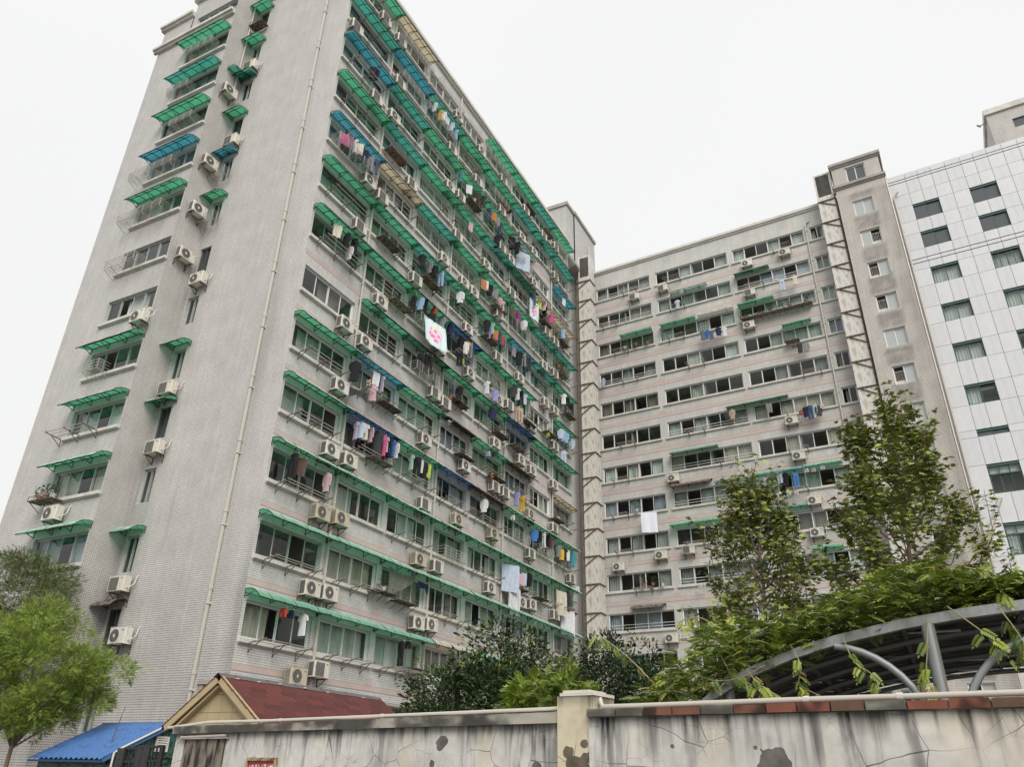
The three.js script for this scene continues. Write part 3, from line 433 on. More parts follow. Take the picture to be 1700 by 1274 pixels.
// ---------------------------------------------------------------- what hangs on the walls: data in metres (along the wall, height)
const LONG_AIR_UNITS = [
  ['o', -2.76, 4.57], ['s', -3.90, 4.93], ['f', -2.86, 7.65], ['f', -3.89, 7.68], ['f', -10.00, 7.57], ['f', -11.08, 7.67],
  ['o', -2.86, 10.56], ['o', -4.02, 10.66], ['o', -9.77, 10.36], ['s', -11.29, 10.38], ['f', -16.56, 10.45], ['f', -20.28, 10.37],
  ['f', -21.61, 10.49], ['s', -24.90, 10.48], ['w', -2.90, 13.21], ['f', -4.10, 13.19], ['s', -9.85, 13.02], ['o', -12.94, 13.13],
  ['o', -16.72, 13.42], ['s', -21.41, 13.44], ['s', -27.51, 13.25], ['w', -2.95, 16.14], ['f', -9.50, 16.21], ['w', -13.37, 16.20],
  ['s', -16.72, 16.12], ['s', -17.93, 16.17], ['o', -21.32, 15.84], ['s', -24.79, 15.94], ['f', -2.75, 19.09], ['f', -4.17, 18.94],
  ['s', -10.01, 19.00], ['s', -11.06, 18.90], ['f', -16.65, 18.75], ['f', -19.87, 18.88], ['f', -21.48, 18.74], ['f', -24.84, 18.90],
  ['f', -4.93, 21.57], ['f', -10.20, 21.79], ['f', -13.37, 21.78], ['f', -16.84, 21.58], ['s', -18.22, 21.90], ['f', -21.44, 21.72],
  ['s', -25.02, 21.73], ['s', -2.77, 24.52], ['s', -7.54, 24.51], ['w', -12.90, 24.46], ['s', -16.55, 24.43], ['f', -19.58, 24.42],
  ['f', -23.47, 24.37], ['f', -25.07, 24.46], ['f', -2.98, 27.50], ['s', -4.08, 27.33], ['f', -9.96, 27.44], ['f', -12.19, 27.25],
  ['f', -13.36, 27.27], ['s', -16.52, 27.54], ['f', -23.22, 27.13], ['s', -25.06, 27.39], ['s', -6.31, 30.02], ['s', -11.19, 29.96],
  ['f', -14.66, 30.14], ['s', -18.17, 30.15], ['s', -23.71, 30.17], ['s', -25.21, 30.11], ['s', -2.66, 32.90], ['f', -4.25, 33.03],
  ['f', -10.00, 32.78], ['s', -11.23, 32.98], ['s', -16.62, 32.82], ['f', -17.96, 32.73], ['f', -21.50, 33.04], ['s', -.47, 35.78],
  ['s', -4.37, 35.75], ['s', -9.93, 35.72], ['s', -13.12, 35.77], ['s', -16.46, 35.84], ['f', -19.51, 35.75], ['f', -21.47, 35.74],
  ['s', -25.32, 36.02], ['s', -2.53, 38.83], ['s', -4.03, 38.77], ['w', -10.39, 38.86], ['f', -13.38, 38.56], ['s', -16.52, 38.61],
  ['s', -20.09, 38.61], ['s', -23.14, 38.43], ['s', -25.37, 38.89],
];
const LONG_LAUNDRY = [
  ['shirt', 'black', -1.92, 34.38], ['shirt', 'navy', -2.16, 34.43], ['towel', 'pink', -.64, 28.48], ['towel', 'mauve', -1.05, 28.72], ['shirt', 'white', -1.40, 28.76], ['towel', 'cream', -1.72, 28.82],
  ['trousers', 'navy', -1.90, 28.79], ['shirt', 'navy', -2.20, 28.82], ['trousers', 'grey', -2.65, 28.75], ['trousers', 'denim', -2.98, 28.85], ['shirt', 'grey', -7.04, 37.01], ['shirt', 'white', -7.49, 37.21],
  ['shirt', 'yellow', -8.13, 37.19], ['shirt', 'white', -8.46, 37.45], ['towel', 'white', -8.90, 37.51], ['shirt', 'paleblue', -9.41, 37.46], ['shirt', 'skyblue', -9.94, 37.29], ['shirt', 'teal', -10.82, 34.52],
  ['towel', 'white', -11.87, 34.38], ['shirt', 'charcoal', -12.85, 34.55], ['shirt', 'charcoal', -13.57, 34.76], ['trousers', 'denim', -14.44, 34.49], ['towel', 'orange', -15.02, 34.58], ['towel', 'grey', -15.42, 34.52],
  ['towel', 'cream', -1.15, 23.42], ['coat', 'black', -1.81, 23.42], ['trousers', 'black', -2.37, 23.49], ['shirt', 'white', -2.12, 22.87], ['shirt', 'black', -7.66, 26.18], ['shirt', 'grey', -8.35, 26.17],
  ['coat', 'black', -8.84, 26.22], ['trousers', 'skyblue', -9.53, 26.28], ['towel', 'rose', -12.29, 31.72], ['towel', 'orange', -14.17, 28.65], ['towel', 'white', -14.43, 28.79], ['shirt', 'black', -14.94, 28.76],
  ['towel', 'grey', -15.58, 28.84], ['shirt', 'white', -11.56, 26.22], ['towel', 'grey', -15.52, 34.56], ['trousers', 'denim', -15.98, 34.37], ['coat', 'black', -15.60, 33.15], ['coat', 'black', -17.68, 34.45],
  ['coat', 'black', -17.71, 34.43], ['coat', 'black', -18.48, 34.58], ['sheet', 'paleblue', -19.37, 34.25], ['towel', 'blue', -20.09, 34.54], ['trousers', 'denim', -21.06, 31.85], ['sheet', 'floral', -21.25, 31.30],
  ['towel', 'lime', -22.17, 31.94], ['shirt', 'rose', -22.75, 32.19], ['coat', 'black', -22.94, 31.96], ['towel', 'brown', -18.04, 28.85], ['shirt', 'magenta', -18.77, 28.97], ['shirt', 'white', -19.70, 28.88],
  ['towel', 'white', -26.36, 34.66], ['shirt', 'pink', -24.02, 31.81], ['towel', 'grey', -15.68, 28.88], ['shirt', 'rose', -16.16, 28.56], ['shirt', 'rose', -16.47, 28.49], ['towel', 'grey', -18.31, 26.07],
  ['coat', 'black', -18.96, 26.07], ['trousers', 'grey', -19.61, 26.24], ['trousers', 'charcoal', -19.99, 26.26], ['trousers', 'charcoal', -20.45, 26.32], ['shirt', 'skyblue', -26.18, 31.77], ['shirt', 'black', -14.70, 26.08],
  ['shirt', 'mint', -15.34, 26.16], ['shirt', 'lavender', -14.95, 25.62], ['towel', 'orange', -15.86, 26.00], ['trousers', 'denim', -16.30, 26.16], ['towel', 'red', -16.60, 26.08], ['trousers', 'grey', -16.95, 26.06],
  ['trousers', 'black', -7.22, 23.28], ['shirt', 'skyblue', -7.78, 23.53], ['trousers', 'charcoal', -8.35, 23.74], ['shirt', 'red', -9.05, 23.71], ['coat', 'black', -8.84, 23.18], ['shirt', 'grey', -9.91, 23.62],
  ['spread', 'floral', -8.97, 22.65], ['shirt', 'navy', -10.72, 23.58], ['coat', 'black', -11.92, 23.37], ['shirt', 'white', -12.36, 23.28], ['shirt', 'yellow', -12.55, 23.43], ['trousers', 'grey', -12.90, 23.48],
  ['trousers', 'black', -11.89, 22.53], ['small', 'lime', -12.17, 22.05], ['trousers', 'black', -8.33, 20.44], ['trousers', 'black', -8.70, 20.59], ['trousers', 'black', -9.03, 20.63], ['shirt', 'white', -11.56, 26.20],
  ['coat', 'black', -3.48, 17.60], ['towel', 'white', -5.00, 17.81], ['shirt', 'lilac', -5.44, 17.80], ['small', 'peach', -4.50, 17.14], ['shirt', 'rose', -4.89, 17.06], ['rag', 'charcoal', -3.88, 16.36],
  ['shirt', 'lilac', -4.08, 14.96], ['shirt', 'paleblue', -4.36, 15.08], ['shirt', 'cream', -4.61, 15.08], ['shirt', 'rose', -5.07, 15.10], ['coat', 'charcoal', -5.55, 15.05], ['trousers', 'pink', -5.87, 15.01],
  ['shirt', 'rose', -6.14, 15.04], ['coat', 'black', -6.32, 15.08], ['shirt', 'blue', -6.65, 15.10], ['shirt', 'white', -6.96, 15.08], ['trousers', 'slate', -11.40, 20.36], ['coat', 'black', -12.07, 20.37],
  ['shirt', 'white', -15.05, 22.08], ['small', 'black', -15.31, 22.06], ['shirt', 'lavender', -16.10, 22.00], ['shirt', 'charcoal', -18.36, 23.24], ['shirt', 'white', -18.94, 23.41], ['trousers', 'black', -19.44, 23.43],
  ['shirt', 'paleblue', -19.84, 23.41], ['trousers', 'beige', -18.94, 22.07], ['trousers', 'beige', -19.28, 22.12], ['shirt', 'navy', -15.75, 20.64], ['small', 'lilac', -15.40, 17.76], ['trousers', 'black', -.75, 12.24],
  ['towel', 'brown', -1.19, 12.23], ['shirt', 'rose', -2.69, 12.14], ['shirt', 'mint', -8.25, 14.96], ['trousers', 'black', -8.72, 14.99], ['towel', 'white', -9.02, 15.03], ['shirt', 'black', -9.28, 14.94],
  ['towel', 'lime', -9.59, 14.98], ['shirt', 'white', -15.24, 14.95], ['shirt', 'lavender', -19.00, 16.55], ['trousers', 'yellow', -19.75, 16.52], ['small', 'peach', -20.32, 16.61], ['shirt', 'blue', -21.48, 14.95],
  ['trousers', 'black', -22.23, 15.02], ['trousers', 'white', -22.74, 15.11], ['shirt', 'black', -23.48, 15.12], ['small', 'white', -18.56, 14.99], ['shirt', 'white', -26.10, 26.26], ['trousers', 'black', -26.82, 26.26],
  ['trousers', 'charcoal', -27.70, 26.14], ['shirt', 'paleblue', -25.53, 23.25], ['shirt', 'skyblue', -26.03, 23.32], ['shirt', 'skyblue', -26.52, 23.34], ['small', 'lime', -23.46, 22.09], ['shirt', 'paleblue', -27.53, 23.20],
  ['trousers', 'paleblue', -26.08, 21.79], ['shirt', 'maroon', -23.60, 15.05], ['shirt', 'grey', -24.99, 14.86], ['towel', 'yellow', -25.52, 14.73], ['shirt', 'black', -25.98, 14.92], ['towel', 'white', -26.54, 14.91],
  ['coat', 'teal', -27.29, 14.94], ['towel', 'rose', -19.73, 11.89], ['towel', 'paleblue', -20.23, 12.03], ['shirt', 'black', -20.75, 12.14], ['sheet', 'cream', -25.37, 12.02], ['trousers', 'charcoal', -26.45, 12.23],
  ['small', 'white', -27.97, 12.83], ['sheet', 'white', -26.41, 11.02], ['sheet', 'paleblue', -18.52, 12.12], ['sheet', 'white', -19.00, 10.95], ['small', 'red', -1.41, 6.68], ['small', 'navy', -1.81, 6.67],
  ['shirt', 'white', -2.48, 6.68], ['trousers', 'black', -8.64, 6.59], ['small', 'black', -9.10, 6.66],
];
const LONG_PLANTS = [
  ['pot', -16.83, 36.81], ['pot', -12.71, 33.98], ['pot', -13.25, 34.16], ['pot', -8.68, 25.27], ['pot', -11.41, 19.56], ['pot', -17.12, 19.75],
  ['pot', -16.17, 16.74], ['pot', -16.93, 16.83], ['pot', -25.26, 16.88], ['pot', -25.55, 28.42], ['pot', -26.48, 28.65], ['pot', -20.80, 22.02],
  ['pot', -26.87, 11.45], ['pot', -27.33, 11.32], ['pot', -7.17, 8.68], ['pot', -10.16, 5.96],
];
const GABLE_AIR_UNITS = [
  ['fx', -6.55, 33.42, .80], ['fx', -6.55, 28.39, .83], ['wx', -6.55, 25.43, .79], ['fx', -6.55, 22.74, .81], ['sz', -6.20, 35.56, .50], ['sz', -6.22, 30.11, .50],
  ['fz', -6.09, 21.54, .50], ['sz', -6.30, 15.97, .50], ['sz', -6.17, 13.24, .50], ['sz', -6.20, 7.71, .50], ['wz', -5.42, 5.80, .50], ['fl', -7.26, 18.98, 2.00],
  ['fl', -9.16, 10.39, 2.00],
];
const BACK_AIR_UNITS = [
  ['s', 6.54, 38.10], ['s', 4.00, 38.06], ['w', 13.56, 38.16], ['f', 16.47, 38.22], ['s', 13.45, 35.43], ['f', 13.05, 32.58],
  ['f', 15.00, 24.17], ['f', 15.09, 21.48], ['f', 6.14, 21.38], ['f', 15.60, 18.23], ['f', 4.79, 15.81], ['f', 1.50, 15.32],
  ['s', 6.81, 15.95], ['f', 5.10, 10.10], ['f', 15.44, 16.08],
];
const BACK_AWNINGS = [
  ['G', 2.58, 5.26, 34.45], ['G', 6.12, 8.97, 34.44], ['W', 9.21, 12.04, 34.48], ['H', 7.13, 10.17, 37.24], ['D', 12.48, 15.13, 37.29], ['G', 12.43, 15.10, 34.44],
  ['G', 15.43, 17.45, 31.71], ['D', 10.63, 15.01, 26.01], ['D', 6.10, 9.62, 23.19], ['S', 5.98, 8.94, 20.65], ['H', 9.20, 11.99, 20.45], ['T', 12.07, 15.23, 20.49],
  ['G', 15.36, 17.72, 20.53], ['G', 5.68, 9.44, 17.75], ['T', 12.38, 15.21, 17.91], ['G', 15.05, 16.90, 14.96], ['S', 2.38, 4.80, 12.21],
];
const BACK_LAUNDRY = [
  ['shirt', 'slate', 9.55, 32.98], ['shirt', 'blue', 9.89, 32.94], ['shirt', 'slate', 10.21, 32.79], ['shirt', 'navy', 10.79, 32.94], ['shirt', 'white', 11.22, 32.81], ['small', 'cream', 15.60, 35.79],
  ['trousers', 'paleblue', 15.95, 35.67], ['small', 'beige', 16.48, 35.69], ['shirt', 'cream', 16.90, 35.74], ['small', 'brown', 16.01, 29.91], ['shirt', 'charcoal', 16.41, 29.92], ['shirt', 'grey', 16.84, 29.86],
  ['shirt', 'paleblue', 7.76, 36.40], ['shirt', 'beige', 11.04, 25.80], ['shirt', 'navy', 16.04, 24.91], ['trousers', 'denim', 16.36, 24.91], ['trousers', 'paleblue', 16.67, 24.91], ['shirt', 'charcoal', 16.91, 24.79],
  ['small', 'rose', 17.16, 24.80], ['small', 'red', 15.75, 24.68], ['shirt', 'paleblue', 12.63, 20.32], ['towel', 'paleblue', 13.70, 20.35], ['coat', 'black', 14.06, 20.36], ['trousers', 'blue', 14.72, 20.24],
  ['small', 'white', 15.47, 20.45], ['small', 'rose', 15.91, 20.37], ['small', 'white', 16.51, 20.47], ['small', 'rose', 13.12, 19.02], ['small', 'white', 13.49, 19.03], ['small', 'black', 13.81, 19.04],
  ['small', 'white', 14.11, 18.99], ['small', 'rose', 14.60, 18.98], ['sheet', 'print', 4.17, 18.97], ['small', 'white', 7.46, 13.51], ['small', 'white', 7.72, 13.48], ['shirt', 'paleblue', .98, 30.86],
  ['towel', 'grey', 13.68, 25.66],
];
const BACK_PLANTS = [
  ['pot', 12.60, 33.55], ['pot', 13.20, 33.63], ['pot', 14.08, 33.74], ['pot', 14.83, 33.77], ['pot', 15.52, 33.49], ['pot', 16.23, 33.39],
  ['pot', 17.40, 33.71], ['pot', 2.97, 33.49], ['pot', 3.91, 33.57], ['pot', 4.89, 33.43], ['pot', 3.18, 19.51], ['pot', 3.35, 13.99],
  ['pot', 4.06, 13.99], ['pot', 4.75, 13.85],
];
const rowOf = (y, off = 0.6) => clamp(Math.floor((y - S0 + off) / FH), 0, 12);
const colOf = (u) => { let b = 0, q = 1e9; COLS.forEach((c, i) => { const d = Math.abs((c[0] + c[1]) / 2 - u); if (d < q) { q = d; b = i; } }); return b; };
const bRowOf = (y, off = 0.6) => clamp(Math.floor((y - bSill(12) + off) / FH), -1, 12);
const bColOf = (s) => s < 5.6 ? 0 : s < 12.2 ? 1 : s < 18.3 ? 2 : 3;
const protos = new Map();
function copyOf(key, make, name) { // the first of a kind is built, the rest are clones of it
  if (!protos.has(key)) { const o = make(); protos.set(key, o); return o; }
  const c = protos.get(key).clone(); c.name = numbered(name); c.userData = {}; scene.add(c); return c;
}
const put = (o, pos, turn, label, category, group) => { o.position.set(...pos); o.rotation.set(0, turn, 0); return tag(o, label, category, group); };

// ---- awnings: X along the wall, Z outwards
const PROFILE = [[0.004, 0.31], [0.2, 0.305], [0.42, 0.245], [0.6, 0.13], [0.72, 0]];
function buildAwning(w, code) {
  const t = thing('awning', null, null), r = mulberry(Math.round(w * 100) + code.charCodeAt(0)), g = new Geo(), torn = code === 'H' || code === 'E';
  const prof = (b) => { const f = b * (PROFILE.length - 1), i = Math.min(PROFILE.length - 2, Math.floor(f)), q = f - i; return [PROFILE[i][0] + (PROFILE[i + 1][0] - PROFILE[i][0]) * q, PROFILE[i][1] + (PROFILE[i + 1][1] - PROFILE[i][1]) * q]; };
  const nu = Math.max(4, Math.round(w / 0.14));
  const P = (a, b) => { const p = prof(b); return [a * w, p[1] + 0.006 * Math.sin(a * w * 26) + (torn ? 0.12 * (fbm(a * 7, b * 3, 301, 3) - 0.6) * b : 0.012 * Math.sin(a * w * 5 + b * 2)), p[0]]; };
  if (torn) { for (let i = 0; i < nu; i++) for (let j = 0; j < 6; j++) if (fbm(i * 0.35, j * 0.6, 303, 2) < 0.62) g.quad(P(i / nu, j / 6), P(i / nu, (j + 1) / 6), P((i + 1) / nu, (j + 1) / 6), P((i + 1) / nu, j / 6), [[i * 0.14, j * 0.1], [i * 0.14, j * 0.1 + 0.1], [i * 0.14 + 0.14, j * 0.1 + 0.1], [i * 0.14 + 0.14, j * 0.1]]); } else g.grid(nu, 6, P, (a, b) => [a * w / 1.6, b * 0.5]);
  obj('sheet', g.build(), SHEET[code][0], t);
  if (code !== 'S' && !torn) for (const x of [0.006, w - 0.006]) { const e = new Geo(); for (let i = 0; i + 1 < PROFILE.length; i++) e.tri([x, 0.2 - 0.2 * PROFILE[i][0] / 0.72, PROFILE[i][0]], [x, PROFILE[i + 1][1] - 0.004, PROFILE[i + 1][0]], [x, PROFILE[i][1] - 0.004, PROFILE[i][0]]).tri([x, 0.2 - 0.2 * PROFILE[i][0] / 0.72, PROFILE[i][0]], [x, 0.2 - 0.2 * PROFILE[i + 1][0] / 0.72, PROFILE[i + 1][0]], [x, PROFILE[i + 1][1] - 0.004, PROFILE[i + 1][0]]); obj('end_panel', e.build(), SHEET[code][0], t); }
  const f = new Geo(), n = Math.max(2, Math.round(w / 0.6)), dy = -0.018;
  for (let i = 0; i <= n; i++) { const x = 0.015 + (w - 0.03) * i / n; for (let k = 0; k + 1 < PROFILE.length; k++) f.bar([x, PROFILE[k][1] + dy, PROFILE[k][0]], [x, PROFILE[k + 1][1] + dy, PROFILE[k + 1][0]], 0.026); if (i % 2 === 0) f.bar([x, 0.02, 0.01], [x, 0.17, 0.42], 0.022).bar([x, 0.02, 0.01], [x, 0.29, 0.01], 0.022); }
  for (const k of [0, 2, 4]) f.bar([0, PROFILE[k][1] + dy * 1.6, PROFILE[k][0]], [w, PROFILE[k][1] + dy * 1.6, PROFILE[k][0]], k === 4 ? 0.034 : 0.026);
  obj('frame', f.build(), code === 'W' ? M.steel : M.blackIron, t);
  return t;
}
const awning = (w, code, pos, turn, label, group) => put(copyOf(`aw${w.toFixed(2)}${code}`, () => buildAwning(w, code), 'awning'), pos, turn, label, 'awning', group);
// long side, lowest row first, corner column first
const AWNINGS = ['GGGYGGGG', 'GGGGGGGG', 'GGGGGGGG', 'GNGNSGGG', 'GCGEGS-Y', '-GDGGNGG', 'GGGNGG-G', 'GGTGGCTG', 'CYTGGGTT', 'GTGGTDYY', 'CTGGGH-C', 'TCTGGTTT', 'GY--GGTG'];
const ENDS = [[0, 3.72], [3.76, 7.3], [7.34, 10.98], [11.06, 14.38], [14.42, 18.16], [18.24, 21.66], [21.7, 25.04], [25.1, 28.55]];
AWNINGS.forEach((row, k) => [...row].forEach((code, c) => {
  if (code === '-') return; const [a, b] = ENDS[c];
  awning(b - a, code, [0, sillY(k) + 1.42 + 0.03 * (h2(k, c, 5) - 0.5), -a], LONG, `${SHEET[code][1]} awning over the ${ORD[c]} window from the corner, ${ORD[k]} row from bottom, long side`, 'awnings on the long side');
}));
for (const [k, code] of [[1, 'G'], [2, 'G'], [3, 'G'], [4, 'G'], [7, 'G'], [8, 'C'], [9, 'G'], [10, 'T'], [11, 'G']]) awning(3.5, code, [-10.47, sillY(k) + 1.42, 1.5], 0, `${SHEET[code][1]} awning over the wide gable window, ${ORD[k]} storey above the street row`, 'awnings on the gable');
for (const [k, code] of [[0, 'S'], [1, 'G'], [3, 'G'], [4, 'G'], [7, 'G'], [8, 'C'], [9, 'G'], [10, 'T'], [11, 'G'], [12, 'G']]) awning(1.1, code, [-6.97, sillY(k) + 1.5, 0], 0, `small ${SHEET[code][1]} awning over the narrow gable window, ${ORD[k]} row from bottom`, 'small awnings on the gable');
awning(0.95, 'T', [-7, sillY(10) + 1.5, 1.05], LONG, 'small sea green awning turned onto the side of the gable bay', 'small awnings on the gable');
for (const k of [1, 2, 3, 4, 6, 7, 9]) awning(1.1, k === 7 ? 'T' : 'G', [-1.3, sillY(k) + 1.36, -29.45], LONG, `${k === 7 ? 'sea green' : 'green'} awning on the recessed inner corner window, ${ORD[k]} row from bottom`, 'awnings in the inner corner');
BACK_AWNINGS.forEach(([code, a, b, y], i) => awning(b - a, code, backPoint(a, y - 0.02, 0), BACK_TURN, `${SHEET[code][1]} awning on the rear wing, ${ORD[bRowOf(y, -1)]} row up, ${ORD[BACK_AWNINGS.filter((o) => bRowOf(o[3], -1) === bRowOf(y, -1) && o[1] < a).length]} from left`, 'awnings on the rear wing'));

// ---- outdoor air conditioner units
const AC_TEXT = { f: 'cream round fan air conditioner', w: 'white round fan air conditioner', s: 'cream square grille air conditioner', o: 'weathered beige air conditioner' };
function buildAC(type) {
  const t = thing('air_conditioner', null, null), m = type === 'w' ? M.acWhite : type === 'o' ? M.acOld : M.acCream, w = 0.84, h = 0.58, z0 = 0.14, z1 = 0.46;
  const b = new Geo(), x0 = -w / 2, x1 = w / 2, e = 0.018; // chamfered box
  const ring = (z, d) => [[x0 + d, 0 + d], [x1 - d, 0 + d], [x1 - d, h - d], [x0 + d, h - d]].map((p) => [p[0], p[1], z]), A = ring(z0, 0), B = ring(z1 - e, 0), C = ring(z1, e);
  for (let i = 0; i < 4; i++) { const j = (i + 1) % 4; b.quad(A[i], A[j], B[j], B[i]); b.quad(B[i], B[j], C[j], C[i]); } b.quad(...C); b.quad(A[3], A[2], A[1], A[0]);
  b.box(x0 - 0.008, x1 + 0.008, h - 0.002, h + 0.012, z0 - 0.008, z1 + 0.004);
  obj('body', b.build(), m, t);
  const fx = -0.12, fy = h / 2 - 0.005, fr = new Geo(), dk = new Geo();
  if (type === 's') { dk.box(fx - 0.235, fx + 0.235, fy - 0.235, fy + 0.235, z1 + 0.001, z1 + 0.006); for (let i = 0; i < 11; i++) fr.bar([fx - 0.225, fy - 0.22 + i * 0.044, z1 + 0.014], [fx + 0.225, fy - 0.22 + i * 0.044, z1 + 0.014], 0.016, 0.02); fr.bar([fx, fy - 0.23, z1 + 0.012], [fx, fy + 0.23, z1 + 0.012], 0.02); } else {
    dk.disc([fx, fy, z1 + 0.003], 0.235, 22); for (const q of [0.07, 0.12, 0.165, 0.205]) fr.disc([fx, fy, z1 + 0.012], q + 0.009, 22, 'z', q - 0.004); for (let i = 0; i < 12; i++) { const a = i / 12 * 6.283; fr.bar([fx + Math.cos(a) * 0.05, fy + Math.sin(a) * 0.05, z1 + 0.012], [fx + Math.cos(a) * 0.232, fy + Math.sin(a) * 0.232, z1 + 0.012], 0.008); }
    obj('fan_hub', new Geo().disc([fx, fy, z1 + 0.02], 0.055, 14).build(), m, t);
    obj('fan_ring', new Geo().disc([fx, fy, z1 + 0.008], 0.26, 24, 'z', 0.232).build(), m, t);
  }
  obj('fan_opening', dk.build(), type === 's' ? M.acFin : M.acDark, t); obj('fan_grille', fr.build(), M.acGrille, t);
  const v = new Geo(); v.box(x0 - 0.006, x0 - 0.001, 0.05, h - 0.06, z0 + 0.03, z1 - 0.06); const vb = new Geo(); for (let i = 0; i < 7; i++) vb.bar([x0 - 0.012, 0.05, z0 + 0.05 + i * 0.035], [x0 - 0.012, h - 0.06, z0 + 0.05 + i * 0.035], 0.008); for (let i = 0; i < 4; i++) vb.bar([x0 - 0.012, 0.08 + i * 0.13, z0 + 0.03], [x0 - 0.012, 0.08 + i * 0.13, z1 - 0.06], 0.008);
  obj('side_vent', v.build(), M.acDark, t); obj('side_grille', vb.build(), type === 'o' ? M.acOld : M.acGrille, t);
  obj('label_plate', new Geo().box(x1 - 0.2, x1 - 0.1, h - 0.13, h - 0.08, z1 + 0.001, z1 + 0.004).build(), type === 'w' ? M.logo : M.acGrille, t);
  for (const x of [x0 + 0.1, x1 - 0.1]) obj('bracket', cached('acbr' + x, () => new Geo().bar([x, -0.02, 0], [x, -0.02, 0.5], 0.035).bar([x, 0, 0.016], [x, -0.32, 0.016], 0.03).bar([x, -0.3, 0.02], [x, -0.03, 0.4], 0.025).build()), M.rusty, t);
  obj('hose', new Geo().tube([[x1 + 0.01, 0.14, 0.3], [x1 + 0.12, 0.16, 0.24], [x1 + 0.16, 0.32, 0.1], [x1 + 0.13, 0.55, 0.04], [x1 + 0.16, 0.72, -0.05]], 0.022, 6).build(), M.sill, t);
  return t;
}
const airUnit = (type, pos, turn, label, group) => put(copyOf('ac' + type, () => buildAC(type), 'air_conditioner'), pos, turn, label, 'air conditioner', group);
LONG_AIR_UNITS.forEach(([type, z, y]) => {
  const k = clamp(Math.round((y + 0.48 - S0) / FH), 0, 12), same = LONG_AIR_UNITS.filter((o) => clamp(Math.round((o[2] + 0.48 - S0) / FH), 0, 12) === k), i = same.filter((o) => o[1] > z).length;
  airUnit(type, [0, y - 0.28, z], LONG + 0.02 * (h2(k, i, 9) - 0.5), `${AC_TEXT[type]}, ${ORD[i]} from left, below ${ORD[k]} window row, long side`, 'air conditioners on the long side');
});
GABLE_AIR_UNITS.forEach(([tm, x, y, z], i) => {
  const type = tm[0], mode = tm[1];
  if (mode === 'x') airUnit(type, [-7, y - 0.28, z], LONG, `${AC_TEXT[type]} on the side of the gable bay, ${ORD[GABLE_AIR_UNITS.filter((o) => o[0][1] === 'x' && o[2] < y).length]} from bottom`, 'air conditioners on the gable');
  else if (mode === 'z') airUnit(type, [x, y - 0.28, 0], 0, `${AC_TEXT[type]} by the narrow gable windows, ${ORD[GABLE_AIR_UNITS.filter((o) => o[0][1] === 'z' && o[2] < y).length]} from bottom`, 'air conditioners on the gable');
  else airUnit(type, [x, y - 0.28, 1.5], 0, `${AC_TEXT[type]} on the gable bay front, ${y > 15 ? 'high up' : 'by the plant shelf'}`, 'air conditioners on the gable');
});
BACK_AIR_UNITS.forEach(([type, a, y]) => {
  const k = clamp(Math.round((y + 0.4 - bSill(12)) / FH), 0, 13), i = BACK_AIR_UNITS.filter((o) => clamp(Math.round((o[2] + 0.4 - bSill(12)) / FH), 0, 13) === k && o[1] < a).length;
  airUnit(type, backPoint(a, y - 0.28, 0), BACK_TURN, `${AC_TEXT[type]} on the rear wing, ${ORD[k]} row up, ${ORD[i]} from left`, 'air conditioners on the rear wing');
});

// ---- drying racks, origin at the sill, X along the wall
function buildRack(kind, w) {
  const t = thing('drying_rack', null, null), mat = kind === 'arms' ? M.steel : kind === 'cage' || kind === 'guard' ? M.steel : M.rusty;
  if (kind === 'arms') {
    const arm = cached('arm', () => new Geo().bar([0, 0, 0], [0, 0.06, 0.74], 0.03).bar([0, -0.3, 0.01], [0, 0.02, 0.45], 0.024).bar([0, -0.34, 0.01], [0, 0.05, 0.01], 0.028).bar([0, 0.06, 0.72], [0, 0.14, 0.72], 0.026).build());
    for (const x of w > 2 ? [0.15, w / 2, w - 0.15] : [0.15, w - 0.15]) obj('arm', arm, M.rusty, t, [x, 0, 0]);
    for (const z of [0.24, 0.48, 0.68]) obj('rail', cached('rail' + w, () => new Geo().tube([[0, 0, 0], [w, 0, 0]], 0.016, 6).build()), mat, t, [0, 0.03 + z * 0.083, z]);
  } else if (kind === 'cage') {
    const f = new Geo(), d = 0.55; for (const y of [0, 0.14, 0.28, 0.42]) f.bar([0, y, d], [w, y, d], 0.018).bar([0, y, 0], [0, y, d], 0.016).bar([w, y, 0], [w, y, d], 0.016);
    const n = Math.round(w / 0.55); for (let i = 0; i <= n; i++) f.bar([w * i / n, 0, d], [w * i / n, 0.44, d], 0.02).bar([w * i / n, -0.25, 0], [w * i / n, 0, d], 0.018);
    obj('rails', f.build(), mat, t); const g = new Geo(), q = Math.round(w / 0.11); for (let i = 0; i <= q; i++) g.bar([w * i / q, 0, 0], [w * i / q, 0, d], 0.012); obj('floor_grid', g.build(), mat, t);
  } else if (kind === 'guard') {
    const f = new Geo(), n = Math.round(w / 0.16); for (let i = 0; i <= n; i++) f.bar([w * i / n, 0, 0.06], [w * i / n, 1.1, 0.06], 0.014); for (const y of [0, 0.36, 0.72, 1.1]) f.bar([0, y, 0.06], [w, y, 0.06], 0.02); obj('bars', f.build(), mat, t);
  } else {
    obj('shelf_board', new Geo().box(0, w, 0, 0.03, 0.02, 0.52).build(), kind === 'pale' ? M.boardPale : M.board, t);
    const f = new Geo(); for (const x of [0.1, w / 2, w - 0.1]) f.bar([x, -0.012, 0], [x, -0.012, 0.54], 0.03).bar([x, -0.34, 0.01], [x, -0.03, 0.48], 0.022); f.bar([0, 0.2, 0.53], [w, 0.2, 0.53], 0.018).bar([0, 0.02, 0.53], [w, 0.02, 0.53], 0.026); for (let i = 0; i <= 4; i++) f.bar([w * i / 4, 0, 0.53], [w * i / 4, 0.2, 0.53], 0.016); obj('bracket_frame', f.build(), M.rusty, t);
  }
  return t;
}
